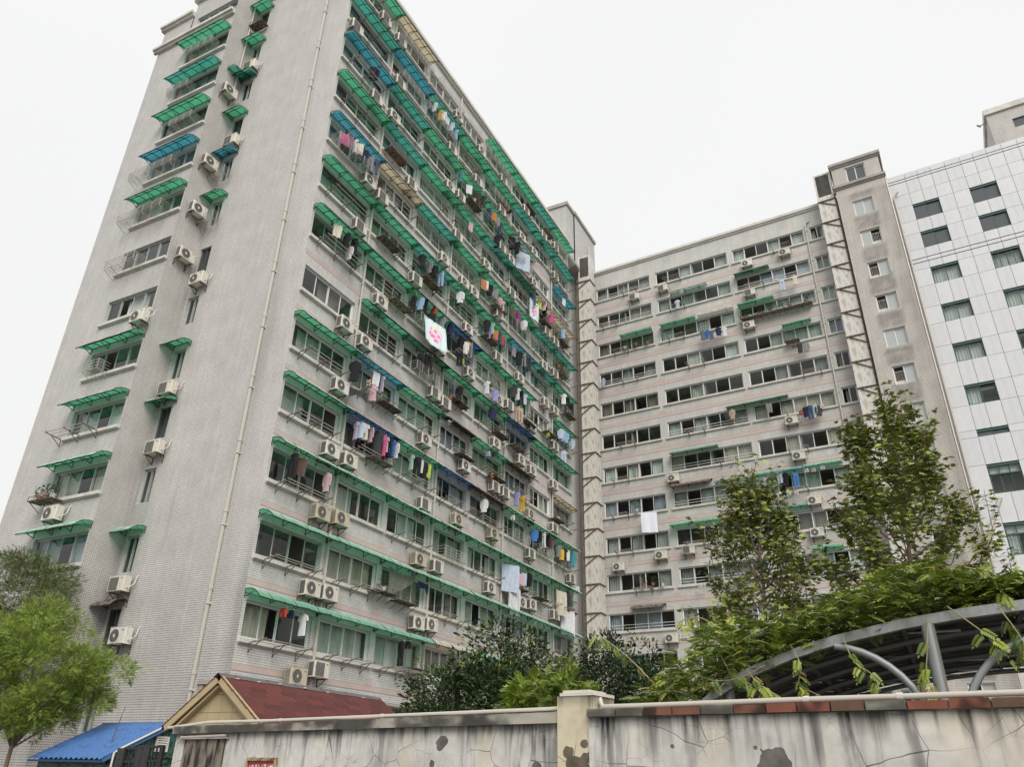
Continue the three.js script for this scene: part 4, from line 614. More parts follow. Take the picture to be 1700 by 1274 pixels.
const RACK_TEXT = { arms: 'drying rack with steel rails', cage: 'steel bar cage rack', guard: 'white window guard of upright bars', shelf: 'brown board shelf rack', pale: 'pale board shelf rack' };
const rack = (kind, w, pos, turn, label, group) => put(copyOf(`rk${kind}${w}`, () => buildRack(kind, w), 'drying_rack'), pos, turn, label, 'drying rack', group);
const SPECIAL = { '8,0': 'cage', '12,1': 'cage', '12,2': 'cage', '12,3': 'cage', '11,2': 'cage', '9,1': 'shelf', '10,3': 'shelf', '6,1': 'pale', '7,2': 'shelf', '5,2': 'cage', '4,0': 'arms', '4,1': 'shelf', '4,2': 'arms', '5,3': 'shelf', '6,2': 'cage', '6,3': 'arms', '7,4': 'shelf', '6,4': 'cage', '3,1': 'pale', '2,2': 'arms', '3,0': 'arms', '5,0': '-', '2,0': 'arms', '1,0': 'arms', '0,0': 'arms', '0,1': 'arms', '0,2': 'arms', '2,5': 'shelf', '2,6': 'shelf', '2,7': 'shelf', '3,4': 'arms', '7,0': 'arms', '6,0': 'arms', '9,0': 'arms', '10,0': 'arms', '11,0': 'arms', '8,2': 'guard', '8,3': 'guard', '9,2': 'guard', '8,1': 'arms', '1,1': 'arms', '1,2': 'shelf', '4,6': '-', '5,6': '-', '5,7': '-', '9,7': 'shelf', '7,7': 'shelf' };
const rackAt = new Map();
for (let k = 0; k < 13; k++) for (let c = 0; c < 8; c++) {
  const r = h2(k, c, 77), kind = SPECIAL[`${k},${c}`] || (r < 0.52 ? 'arms' : r < 0.66 ? 'cage' : r < 0.76 ? 'shelf' : r < 0.84 ? 'pale' : r < 0.9 ? 'guard' : '-');
  rackAt.set(`${k},${c}`, kind); if (kind === '-') continue;
  const full = COLS[c][1] - COLS[c][0], w = kind === 'guard' ? 3 : kind === 'shelf' || kind === 'pale' ? 1.5 : kind === 'cage' ? (k === 12 || k === 8 ? 3 : 2) : 2.6, u = COLS[c][0] + (kind === 'guard' ? 0.1 : (full - w) * (kind === 'shelf' || kind === 'pale' ? h2(k, c, 78) : 0.25));
  rack(kind, w, [kind === 'guard' ? 0.01 : 0.1, sillY(k) + (kind === 'guard' ? 0.15 : 0.02), -u], LONG, `${RACK_TEXT[kind]} at ${ORD[c]} window, ${ORD[k]} row from bottom, long side`, 'drying racks on the long side');
}
for (let k = 0; k < 13; k++) for (let c = 0; c < 8; c++) if (!['arms', 'cage', '-'].includes(rackAt.get(`${k},${c}`)) && h2(k, c, 79) < 0.75) rack('arms', 1.4, [0.1, sillY(k) + 0.02, -(COLS[c][0] + 0.25 + (h2(k, c, 78) > 0.5 ? 0 : 1.5))], LONG, `short drying rack with steel rails at ${ORD[c]} window, ${ORD[k]} row from bottom, long side`, 'drying racks on the long side');
for (const [k, kind, w, x] of [[11, 'cage', 2, -9.4], [10, 'cage', 1.5, -9.9], [9, 'cage', 1.5, -8.8], [8, 'cage', 3, -10.8], [7, 'cage', 3, -10.6], [6, 'cage', 2, -10.4], [4, 'cage', 1, -9.6], [3, 'arms', 2.6, -10.6], [2, 'pale', 1.5, -10.5]]) rack(kind, w, [x, sillY(k) + (k === 2 ? -0.05 : 0.04), 1.62], 0, `${RACK_TEXT[kind]} on the gable bay window, ${ORD[k]} storey above the street row`, 'drying racks on the gable');
for (const [k, kind] of [[12, 'shelf'], [8, 'cage'], [7, 'cage']]) rack(kind, 1, [-6.9, sillY(k) - 0.05, 0.02], 0, `${RACK_TEXT[kind]} below the narrow gable window, ${ORD[k]} row from bottom`, 'drying racks on the gable');
BCOLS.slice(0, 3).forEach((c, q) => { for (let n = 0; n < 12; n++) { const k = 12 - n, r = h2(n, q, 88); if (r > 0.8 || (n === 2 && q === 2)) continue; const kind = r < 0.62 ? 'arms' : 'pale', w = kind === 'arms' ? 1.5 : 1; rack(kind, w, backPoint(c[0] + 0.3 + (c[1] - c[0] - w - 0.6) * h2(n, q, 89), bSill(n) + 0.02, 0.1), BACK_TURN, `${RACK_TEXT[kind]} on the rear wing, ${ORD[k]} row up, ${ORD[q]} window strip`, 'drying racks on the rear wing'); } });
// the long plant shelf of the rear wing
const shelf = thing('plant_shelf', 'long metal plant shelf full of pots on the rear wing, third row from top', 'plant shelf', backPoint(12.6, bSill(2) + 0.02, 0.06), BACK_TURN);
obj('shelf_board', new Geo().box(0, 5.2, 0, 0.04, 0, 0.6).build(), M.boardPale, shelf); { const f = new Geo().bar([0, 0.16, 0.6], [5.2, 0.16, 0.6], 0.03); for (let i = 0; i < 12; i++) f.bar([0.2 + i * 0.43, -0.25, 0], [0.2 + i * 0.43, 0, 0.58], 0.025).bar([0.2 + i * 0.43, 0, 0.6], [0.2 + i * 0.43, 0.16, 0.6], 0.02); obj('bracket_frame', f.build(), M.rusty, shelf); }

// ---- potted plants
const leafTuft = (seed, n, rad, h) => cached(`tuft${seed}`, () => { const g = new Geo(), r = mulberry(seed); for (let i = 0; i < n; i++) { const a = r() * 6.28, q = Math.sqrt(r()) * rad, y = r() * h, t = r() * 6.28, l = 0.07 + 0.07 * r(), w = 0.02 + 0.02 * r(), x = Math.cos(a) * q, z = Math.sin(a) * q, dx = Math.cos(t) * l, dz = Math.sin(t) * l, dy = (r() - 0.3) * l; g.quad([x, y, z], [x + dx / 2 - dz * w / l, y + dy / 2 + 0.01, z + dz / 2 + dx * w / l], [x + dx, y + dy, z + dz], [x + dx / 2 + dz * w / l, y + dy / 2 + 0.01, z + dz / 2 - dx * w / l]); } return g.build(); });
const potGeo = new THREE.LatheGeometry([[0.001, 0], [0.09, 0], [0.125, 0.2], [0.14, 0.2], [0.14, 0.23], [0.12, 0.23], [0.11, 0.19], [0.001, 0.19]].map((p) => new THREE.Vector2(...p)), 14);
function plant(pos, turn, i, label, group, yellow) {
  const t = copyOf(`pl${i % 3}${yellow ? 'y' : ''}`, () => { const o = thing('potted_plant', null, null); obj('pot', potGeo, i % 2 ? M.potWhite : M.pot, o); obj('foliage', leafTuft(500 + i % 3, 90, 0.26, 0.45), yellow ? M.leafPotYellow : M.leafPot, o, [0, 0.2, 0]); return o; }, 'potted_plant');
  return put(t, pos, turn, label, 'potted plant', group);
}
LONG_PLANTS.forEach(([, z, y], i) => { const k = rowOf(y, 0.9), c = colOf(-z), yl = k === 10 || k === 0; const n = LONG_PLANTS.filter((o, j) => j < i && rowOf(o[2], 0.9) === k && colOf(-o[1]) === c).length; if (!n && !['shelf', 'pale'].includes(rackAt.get(`${k},${c}`))) rack('shelf', 1.5, [0.1, y - 0.33, z + 0.75], LONG, `brown plant shelf at ${ORD[c]} window, ${ORD[k]} row from bottom, long side`, 'drying racks on the long side'); plant([0.42, y - 0.3, z], i, i, `${yl ? 'yellowish' : 'green'} potted plant, ${ORD[n]} at ${ORD[c]} window, ${ORD[k]} row from bottom, long side`, 'potted plants on the long side', yl); });
BACK_PLANTS.forEach(([, a, y], i) => plant(backPoint(a, (a > 12.4 && y > 32 ? bSill(2) + 0.06 : y - 0.3), 0.38), i, i + 1, `green potted plant on the rear wing, ${ORD[bRowOf(y)]} row up, ${ORD[BACK_PLANTS.filter((o) => bRowOf(o[2]) === bRowOf(y) && o[1] < a).length]} from left`, 'potted plants on the rear wing'));
for (let i = 0; i < 3; i++) plant([-10.2 + i * 0.42, sillY(2) - 0.02, 1.9], i, i, `green potted plant on the gable bay shelf, ${ORD[i]} from left`, 'potted plants on the gable');

// ---- laundry: every piece hangs from its top, broad side along X
function tubeCloth(g, rows, seed) { // rows of [x, y, halfWidth, halfDepth]
  const n = 12, P = (row, i) => { const a = i / n * 6.2832, f = 1 + 0.45 * Math.sin(a * 5 + seed + row[1] * 6) * Math.min(1, -row[1] * 2.5 + 0.1); return [row[0] + Math.cos(a) * row[2], row[1], Math.sin(a) * row[3] * f + 0.012 * Math.sin(row[0] * 30 + seed)]; };
  g.grid(n, rows.length - 1, (a, b) => P(rows[Math.round(b * (rows.length - 1))], Math.round(a * n))); return g;
}
const garment = (kind, v) => cached(`garment_${kind}${v}`, () => {
  const g = new Geo(), r = mulberry(v * 17 + kind.length * 101 + kind.charCodeAt(0)), j = () => (r() - 0.5) * 0.03, d = 0.045;
  if (kind === 'shirt' || kind === 'coat') {
    const L = kind === 'coat' ? 1.0 : 0.74 + r() * 0.14, W = kind === 'coat' ? 0.2 : 0.17;
    tubeCloth(g, [[0, 0, 0.05, 0.03], [0, -0.025, 0.085, 0.035], [0, -0.075, W * 0.97, d * 0.8], [j(), -0.2, W * 0.9, d], [j(), -L * 0.5, W * 0.94, d * 0.8], [j(), -L * 0.8, W, d * 0.9], [j(), -L, W * 1.04, d]], v);
    for (const s of [-1, 1]) tubeCloth(g, [[s * W * 0.8, -0.07, 0.045, 0.025], [s * (W + 0.005), -0.16, 0.058, 0.028], [s * (W + 0.02), -0.27, 0.06, 0.028], ...(kind === 'coat' || v % 2 ? [[s * (W + 0.01), -0.56, 0.048, 0.024]] : [])], v + s);
  } else if (kind === 'trousers') {
    tubeCloth(g, [[0, 0, 0.17, 0.03], [0, -0.12, 0.185, 0.04], [0, -0.26, 0.195, 0.045]], v);
    for (const s of [-1, 1]) tubeCloth(g, [[s * 0.095, -0.24, 0.1, 0.045], [s * 0.1, -0.5, 0.085, 0.04], [s * 0.105 + j(), -0.75, 0.078, 0.036], [s * 0.11 + j(), -0.98, 0.085, 0.035]], v + s);
  } else if (kind === 'small') {
    tubeCloth(g, [[0, 0, 0.13, 0.02], [0, -0.12, 0.14, 0.03]], v); for (const s of [-1, 1]) tubeCloth(g, [[s * 0.07, -0.1, 0.075, 0.028], [s * 0.085, -0.24 - r() * 0.08, 0.055, 0.022]], v + s);
  } else {
    const [w, h] = { towel: [0.42, 0.7], sheet: [1.15, 1.5], spread: [1.7, 1.5], rag: [0.9, 0.5], drape: [2.0, 1.3] }[kind], ph = r() * 6;
    for (const side of kind === 'towel' || kind === 'sheet' ? [0, 1] : [0]) g.grid(14, 10, (a, b) => { const sag = kind === 'spread' ? 0.16 * Math.sin(a * 3.14) * b : 0; const dl = kind === 'drape' ? (0.3 + 0.95 * Math.pow(1 - a, 1.3)) / 1.3 : 1; const hh = h * (side ? 0.72 : 1); return [(a - 0.5) * w * (1 - 0.1 * b * (kind === 'towel' ? 1 : 0)), -b * dl * (hh + (kind === 'rag' ? -0.25 * Math.sin(a * 3.1) : 0)) - sag - (kind === 'drape' ? 0.16 * Math.sin(a * 3.14) : 0), (side ? -0.03 : 0.012) * Math.min(1, b * 5) + 0.035 * Math.sin(a * 11 + ph) * (0.3 + b) * 0.6 + 0.012 * Math.sin(a * 25 + b * 5) + (kind === 'spread' ? b * 0.25 : 0)]; });
  }
  return g.build();
});
const hangerGeo = new Geo().tube([[-0.19, -0.07, 0], [0, 0.03, 0], [0.19, -0.07, 0], [-0.19, -0.07, 0]], 0.006, 5).tube([[0, 0.03, 0], [0, 0.07, 0], [0.02, 0.1, 0], [0, 0.115, 0]], 0.005, 5).build();
const WORD = { small: 'underwear', towel: 'towel', sheet: 'sheet', spread: 'bedspread', rag: 'rag', drape: 'drape' };
const piece = (kind, colour, v, pos, turn, label, group) => {
  const m = obj(kind === 'small' ? 'underwear' : { shirt: 'shirt', coat: 'jacket', trousers: 'trousers', towel: 'towel', sheet: 'bed_sheet', spread: 'bedspread', rag: 'cloth', drape: 'cloth' }[kind], garment(kind, v), CLOTH[colour], scene, pos); m.rotation.y = turn;
  if (kind === 'shirt' || kind === 'coat') obj('hanger', hangerGeo, M.black, m); else if (kind !== 'drape' && kind !== 'spread' && kind !== 'rag') obj('clothes_peg', cached('pegs' + kind, () => { const g = new Geo(), w = kind === 'sheet' ? 0.5 : kind === 'small' ? 0.1 : 0.15; for (const s of [-1, 1]) g.box(s * w - 0.008, s * w + 0.008, -0.03, 0.05, -0.012, 0.012); return g.build(); }), M.potWhite, m);
  return tag(m, label, kind === 'small' ? 'underwear' : kind === 'coat' ? 'jacket' : kind === 'drape' || kind === 'rag' ? 'cloth' : kind, group);
};
const lines = new Map();
LONG_LAUNDRY.forEach(([kind, colour, z, y], i) => {
  const k = rowOf(y), c = colOf(-z), same = LONG_LAUNDRY.filter((o) => rowOf(o[3]) === k && colOf(-o[2]) === c), n = same.filter((o) => o[2] > z || (o[2] === z && o !== same.find((e) => e[2] === z && e === LONG_LAUNDRY[i]) && LONG_LAUNDRY.indexOf(o) < i)).length;
  const flat = ['towel', 'sheet', 'spread', 'rag'].includes(kind), turn = flat ? LONG * (0.55 + 0.4 * h2(i, 2, 3)) : (h2(i, 4, 3) - 0.4) * 0.9, x = kind === 'spread' ? 0.72 : 0.5 + 0.06 * h2(i, 8, 1);
  piece(kind, colour, i % 4, [x, y, z], turn, `${CNAME[colour] || colour} ${kind === 'coat' ? 'jacket' : WORD[kind] || kind}, ${ORD[n]} garment from left at ${ORD[c]} window, ${ORD[k]} row from bottom, long side`, 'laundry on the long side');
  const key = `${k},${c}`, e = lines.get(key) || { k, c, a: 1e9, b: -1e9, y: -1e9 }; e.a = Math.min(e.a, -z - 0.35); e.b = Math.max(e.b, -z + 0.35); e.y = Math.max(e.y, y + 0.1); lines.set(key, e);
});
const poleGeo = (w) => { const g = new Geo().tube([[0, 0, 0], [w, 0, 0]], 0.014, 6); for (const x of [0.08, w - 0.08]) g.tube([[x, 0, 0], [x, 0.3, -0.12]], 0.006, 5); return g.build(); };
for (const e of lines.values()) { const m = obj('clothes_pole', poleGeo(e.b - e.a), M.steel, scene, [0.53, Math.min(e.y, sillY(e.k) + 1.32), -e.a]); m.rotation.y = LONG; tag(m, `steel clothes pole hung below the awning at ${ORD[e.c]} window, ${ORD[e.k]} row from bottom, long side`, 'clothes pole', 'clothes poles on the long side'); }
piece('drape', 'sack', 0, [0.3, sillY(1) + 1.4, -8.6], LONG, 'grey dust cloth swagged across the third window, second row from bottom', null); piece('rag', 'navy', 1, [0.34, sillY(1) + 1.2, -10.2], LONG, 'navy cloth knotted beside the grey dust cloth, third window, second row', null);
BACK_LAUNDRY.forEach(([kind, colour, a, y], i) => {
  const k = bRowOf(y), q = bColOf(a), n = BACK_LAUNDRY.filter((o, j) => bRowOf(o[3]) === k && bColOf(o[2]) === q && (o[2] < a || (o[2] === a && j < i))).length;
  piece(kind, colour, i % 4, backPoint(a, y, 0.6), BACK_TURN + (h2(i, 6, 1) - 0.5), `${CNAME[colour] || colour} ${kind === 'coat' ? 'jacket' : WORD[kind] || kind} on the rear wing, ${ORD[k]} row up, ${ORD[q]} strip, ${ORD[n]} from left`, 'laundry on the rear wing');
});

// ---------------------------------------------------------------- the old plastered yard wall in front
function plasterTex(W, H, seed, patches, dark) { // metres; cracks, streaks from the coping, peeled patches
  const pw = W > 2 ? 2048 : 400, ph = Math.round(pw * H / W);
  const cell = (x, y, s, S) => { const xi = Math.floor(x / S), yi = Math.floor(y / S); let d1 = 9, d2 = 9; for (let i = -1; i < 2; i++) for (let j = -1; j < 2; j++) { const px = (xi + i + h2(xi + i, yi + j, s)) * S, py = (yi + j + h2(xi + i, yi + j, s + 1)) * S, d = Math.hypot(px - x, py - y); if (d < d1) { d2 = d1; d1 = d; } else if (d < d2) d2 = d; } return d2 - d1; };
  const col = [], bmp = new Uint8Array(pw * ph * 4);
  const t = dataTex(pw, ph, (i, j) => {
    const x = i / pw * W, y = j / ph * H, down = H - y, wx = x + 0.05 * (fbm(x * 6, y * 6, seed, 2) - 0.5), wy = y + 0.05 * (fbm(x * 6 + 9, y * 6, seed + 1, 2) - 0.5);
    const n = fbm(x * 1.3, y * 1.3, seed + 2, 4), f = fbm(x * 14, y * 14, seed + 3, 3), run = 0.55 * fbm(x * 7, y * 0.8, seed + 4, 3) + 0.45 * fbm(x * 26, y * 1.7, seed + 14, 3), run2 = fbm(x * 40, y * 5, seed + 5, 3);
    let r = 176 + 40 * n + 26 * (f - 0.5), g = r * 0.985, b = r * 0.955;
    const long = 0.08 + 0.45 * Math.pow(vnoise(x * 2.4, 0, seed + 6), 1.6), soot = sstep(long, 0, down - 0.02) * sstep(0.38, 0.72, run) * (0.5 + 0.5 * run2);
    let k = 1 - 0.5 * soot - 0.25 * sstep(0.11, 0, down) * (0.4 + f) - 0.28 * sstep(0.62, 0.85, run) * sstep(0.9, 0.1, down);
    for (const [dx, dw, s] of dark) k -= s * 1.3 * sstep(dw, 0, Math.abs(x - dx)) * sstep(0.32, 0.66, 0.5 * fbm(x * 9, y * 3, seed + 8, 4) + 0.5 * run2);
    const yellow = sstep(0.6, 0.9, fbm(x * 3, y * 0.8, seed + 9, 2)) * 0.08; b *= 1 - yellow; g *= 1 - yellow * 0.35;
    let z = 200 + 30 * (f - 0.5);
    const low = down > 0.95, c1 = low ? 1 : cell(wx, wy, seed + 20, 0.34), c2 = low ? 1 : cell(wx + 3, wy, seed + 30, 0.13), on = sstep(0.35, 0.6, fbm(x * 1.1, y * 1.4, seed + 31, 2)), on2 = sstep(0.5, 0.7, fbm(x * 2.1, y * 2, seed + 33, 2));
    const crack = Math.max(sstep(0.006, 0.001, c1) * on * 0.8, sstep(0.004, 0.001, c2) * on2 * 0.35); k *= 1 - 0.55 * crack; z -= 120 * crack;
    let peel = 0; if (!low || W < 2) for (const [px, py, pr] of patches) { const d = Math.hypot((x - px), (down - py) * 1.1) / pr + 0.9 * (fbm(x * 12, y * 12, seed + 40, 3) - 0.5); if (d < 0.8) peel = 1; }
    if (peel) { r = 92 + 50 * (f - 0.4); g = r * 0.97; b = r * 0.92; k = Math.min(1, k + 0.3); z = 60 + 40 * f; }
    const o = (j * pw + i) * 4; bmp[o] = bmp[o + 1] = bmp[o + 2] = clamp(z, 0, 255); bmp[o + 3] = 255;
    return [r * k, g * k, b * k];
  });
  t.repeat.set(1 / W, 1 / H); const bt = new THREE.DataTexture(bmp, pw, ph); bt.wrapS = bt.wrapT = THREE.RepeatWrapping; bt.magFilter = THREE.LinearFilter; bt.repeat.set(1 / W, 1 / H); bt.needsUpdate = true;
  return std({ map: t, bumpMap: bt, bumpScale: 0.008, roughness: 0.92 });
}
const wallTurn = (a, b) => -Math.atan2(b[1] - a[1], b[0] - a[0]);
const LA = [11.4, 11.53], LB = [17.42, 12.853], RA = [17.7, 12.975], RB = [23.4, 13.59], LL = Math.hypot(LB[0] - LA[0], LB[1] - LA[1]), RL = Math.hypot(RB[0] - RA[0], RB[1] - RA[1]);
const lwt = wallTurn(LA, LB), rwt = wallTurn(RA, RB);
const mossyMap = dataTex(1024, 128, (i, j) => { const x = i / 100, y = j / 100, f = fbm(x * 5, y * 9, 411, 4), m = fbm(x * 1.7, y * 3, 412, 3), k = 168 * (1 - 0.6 * sstep(0.42, 0.66, m * 0.6 + f * 0.45)) + 50 * (f - 0.5); return [k, k * 0.97, k * 0.9]; }); mossyMap.repeat.set(1 / 10.24, 1 / 1.28);
const mossy = std({ roughness: 0.95, map: mossyMap });
const lwall = thing('yard_wall', 'stained cracked plaster yard wall left of the yellow pier with red sign', 'wall', [LA[0], 0, LA[1]], lwt);
obj('wall', wallPanel(0, LL, 0, 2.0, [], 0.1, (u, v, d) => [u, v, -d], null, 2), plasterTex(LL + 0.02, 2.0, 421, [[4.78, 0.13, 0.085], [4.66, 0.32, 0.05], [5.9, 0.33, 0.06], [3.2, 0.4, 0.05]], [[3.95, 0.3, 0.16], [5.85, 0.42, 0.34], [2.2, 0.25, 0.14], [5.1, 0.16, 0.15], [0.05, 0.2, 0.1]]), lwall);
obj('wall_back', new Geo().box(0, LL, 0, 2.0, -0.24, -0.004).build(), M.trimDark, lwall);
{ const r = mulberry(61); let x = -0.03; while (x < LL - 0.05) { const w = Math.min(LL - x, 0.9 + r() * 0.7), dy = (r() - 0.5) * 0.012; obj('coping', new Geo().box(x, x + w - 0.004, 2.0, 2.085 + dy, -0.29, 0.05 + (r() - 0.5) * 0.012).build(), mossy, lwall); x += w; } }
obj('rusty_panel', new Geo().box(0.26, 1.17, 0.5, 1.93, 0.002, 0.02).build(), std({ roughness: 0.9, map: dataTex(256, 256, (i, j) => { const f = fbm(i / 22, j / 60, 431, 4), m = fbm(i / 9, j / 90, 432, 3), k = 128 - 90 * sstep(0.4, 0.75, f) + 30 * (m - 0.5); return [k, k * 0.92, k * 0.82]; }) }), lwall);
obj('lintel_bar', new Geo().tube([[0.2, 1.955, 0.05], [1.22, 1.965, 0.05]], 0.016, 8).box(0.18, 1.24, 1.935, 1.945, 0, 0.06).build(), M.steel, lwall);
const sign = thing('fire_lane_sign', 'red framed sign with white characters on the left yard wall', 'sign', [LA[0] + 1.98 * Math.cos(lwt), 1.28, LA[1] - 1.98 * Math.sin(lwt)], lwt);
{ // four characters, drawn stroke by stroke in a 10 by 10 box
  const CH = [
    [[1, 1.4, 2, 2.3], [0.6, 3.6, 1.7, 4.4], [0.7, 8.8, 2.1, 5.6], [6.3, 0.8, 6.3, 3.4], [4, 1.4, 4.8, 2.9], [8.6, 1.3, 7.8, 2.9], [3.9, 3.8, 3.9, 9.3], [3.9, 3.8, 8.8, 3.8], [8.8, 3.8, 8.8, 9.2], [8.8, 9.2, 7.8, 8.8], [4, 5.5, 8.7, 5.5], [4, 7.2, 8.7, 7.2]],
    [[1, 1.2, 1, 9.4], [1, 1.2, 3, 1.2], [3, 1.2, 2.2, 4], [2.2, 4, 3.1, 5.6], [3.1, 5.6, 1.4, 6.3], [6.2, 0.6, 6.8, 2], [3.8, 2.6, 9.4, 2.6], [5.8, 2.7, 5.4, 6], [5.4, 6, 3.5, 9.3], [5.6, 5, 8.6, 5], [8.6, 5, 8.1, 8.9], [8.1, 8.9, 6.8, 8.5]],
    [[1.2, 1, 2.3, 2.2], [0.6, 4, 2.2, 4], [2.2, 4, 2, 7.2], [2, 7.2, 0.6, 8.6], [1.8, 7.6, 4, 9.1], [4, 9.1, 9.6, 9.2], [4, 1, 8.6, 1], [8.6, 1, 6.4, 2.7], [5.4, 1.8, 6.5, 2.7], [4, 3, 4, 8], [4, 3, 8.8, 3], [8.8, 3, 8.8, 8], [4, 4.6, 8.8, 4.6], [4, 6.2, 8.8, 6.2], [6.4, 3, 6.4, 8]],
    [[1.2, 1, 2.3, 2.2], [0.6, 4, 2.2, 4], [2.2, 4, 2, 7.2], [2, 7.2, 0.6, 8.6], [1.8, 7.6, 4, 9.1], [4, 9.1, 9.6, 9.2], [5, 0.6, 5.7, 1.7], [8.2, 0.5, 7.4, 1.7], [3.5, 2, 9.4, 2], [6.4, 2, 6, 3.4], [4.4, 3.4, 8.4, 3.4], [4.4, 3.4, 4.4, 8.2], [8.4, 3.4, 8.4, 8.2], [4.4, 5, 8.4, 5], [4.4, 6.6, 8.4, 6.6], [4.4, 8.2, 8.4, 8.2]]];
  const tex = canvasTex(512, 384, (c, w, h) => { c.fillStyle = '#8c2a22'; c.fillRect(0, 0, w, h); c.strokeStyle = '#e3dfd8'; c.lineCap = 'butt'; CH.forEach((q, i) => { for (const [a, b, d, e] of q) { c.lineWidth = 11; c.beginPath(); c.moveTo(24 + i * 118 + a * 11, 22 + b * 15); c.lineTo(24 + i * 118 + d * 11, 22 + e * 15); c.stroke(); } }); c.lineWidth = 9; const r = mulberry(3); c.fillStyle = 'rgba(70,30,25,0.35)'; for (let i = 0; i < 60; i++) c.fillRect(r() * w, r() * h, 3 + r() * 8, 2 + r() * 5); });
  obj('face', new Geo().quad([-0.26, 0, 0.012], [0.26, 0, 0.012], [0.26, 0.42, 0.012], [-0.26, 0.42, 0.012], [[0, 0], [1, 0], [1, 1], [0, 1]]).build(), std({ map: tex, roughness: 0.5 }), sign);
  obj('frame', new Geo().box(-0.29, 0.29, 0.42, 0.452, 0.001, 0.03).box(-0.29, 0.29, -0.03, 0, 0.001, 0.03).box(-0.29, -0.26, 0, 0.42, 0.001, 0.03).box(0.26, 0.29, 0, 0.42, 0.001, 0.03).build(), std({ map: rustMap, color: rgb(0.5, 0.43, 0.28) }), sign);
}
const pier = thing('wall_pier', 'pale yellow plaster gate pier with peeling paint between the two yard walls', 'pier', [17.41, 0, 12.86], lwt * 0.6);
{ const pm = plasterTex(0.5, 2.2, 441, [[0.1, 0.42, 0.07], [0.14, 0.5, 0.09], [0.25, 0.36, 0.04], [0.32, 0.46, 0.06], [0.2, 0.62, 0.2]], []); pm.color = rgb(1.0, 0.92, 0.72);
  const g = new Geo(), w = 0.34, d = 0.36; g.quad([0, 0, 0.06], [w, 0, 0.06], [w, 2.2, 0.06], [0, 2.2, 0.06]).quad([w, 0, 0.06], [w, 0, 0.06 - d], [w, 2.2, 0.06 - d], [w, 2.2, 0.06]).quad([0, 0, 0.06 - d], [0, 0, 0.06], [0, 2.2, 0.06], [0, 2.2, 0.06 - d]).quad([w, 0, 0.06 - d], [0, 0, 0.06 - d], [0, 2.2, 0.06 - d], [w, 2.2, 0.06 - d]);
  obj('shaft', g.build(), pm, pier); obj('cap', new Geo().box(0.03, w + 0.012, 2.2, 2.225, 0.07 - d, 0.068).box(0.05, w - 0.04, 2.225, 2.245, 0.12 - d, 0.05).build(), std({ map: plaster, color: rgb(0.8, 0.78, 0.72) }), pier); }
const rwall = thing('yard_wall', 'cracked plaster yard wall right of the pier topped with red bricks', 'wall', [RA[0], 0, RA[1]], rwt);
obj('wall', wallPanel(0, RL, 0, 2.03, [], 0.1, (u, v, d) => [u, v, -d], null, 2), plasterTex(RL + 0.02, 2.03, 451, [[1.42, 0.3, 0.12], [1.5, 0.36, 0.09], [1.66, 0.44, 0.05], [0.22, 0.48, 0.06], [1.32, 0.22, 0.02], [0.7, 0.21, 0.018]], [[0.15, 0.22, 0.28], [1.98, 0.1, 0.3], [2.36, 0.08, 0.25], [0.85, 0.06, 0.18]]), rwall);
obj('wall_back', new Geo().box(0, RL, 0, 2.03, -0.24, -0.004).build(), M.trimDark, rwall);
{ // the top course: bricks, some still under plaster
  const brickM = [0, 1, 2].map((q) => std({ roughness: 0.95, map: dataTex(128, 64, (i, j) => { const f = fbm(i / 14, j / 12, 461 + q, 4), s = sstep(0.5, 0.7, fbm(i / 30, j / 20, 466 + q, 3)), k = 1 - 0.5 * s; return [(98 + 44 * f - q * 12) * k, (58 + 30 * f) * k, (46 + 24 * f) * k]; }) }));
  const r = mulberry(67); let x = 0; while (x < RL - 0.1) { const w = 0.21 + r() * 0.05, plas = x < 0.42 || r() < 0.2, dz = (r() - 0.5) * 0.016; obj(plas ? 'coping' : 'brick', new Geo().box(x + 0.006, x + w - 0.006, 2.036, 2.092 + (r() - 0.5) * 0.008, -0.25, 0.03 + dz + (plas ? 0.012 : 0)).build(), plas ? mossy : pick(brickM, r), rwall); x += w; }
  obj('mortar_bed', new Geo().box(0, RL, 2.03, 2.08, -0.24, 0.012).build(), mossy, rwall);
}
const conduitL = obj('conduit_pipe', new Geo().tube([[-0.2, 2.075, 0.03], [0.25, 2.1, 0.02], [0.7, 2.125, 0.0], [2, 2.112, 0.01], [3.9, 2.112, 0.0], [6.0, 2.113, -0.02], [6.1, 2.118, -0.05]], 0.017, 8).tube([[2.2, 2.112, 0.01], [2.24, 2.112, 0.01]], 0.022, 8).tube([[3.9, 2.112, 0], [3.94, 2.112, 0]], 0.022, 8).build(), M.pvc, scene, [LA[0], 0, LA[1]]); conduitL.rotation.y = lwt; tag(conduitL, 'white plastic conduit pipe along the top of the left yard wall', 'pipe');
const conduitR = obj('conduit_pipe', new Geo().tube([[0.02, 2.2, -0.16], [0.06, 2.15, -0.1], [0.12, 2.11, -0.03], [0.4, 2.108, 0], [1.6, 2.115, 0.005], [3, 2.118, 0], [RL, 2.12, 0]], 0.02, 8).tube([[1.7, 2.115, 0], [1.74, 2.115, 0]], 0.025, 8).tube([[2.3, 2.116, 0], [2.34, 2.116, 0]], 0.025, 8).build(), M.pvc, scene, [RA[0], 0, RA[1]]); conduitR.rotation.y = rwt; tag(conduitR, 'grey plastic conduit pipe along the brick top of the right yard wall', 'pipe');

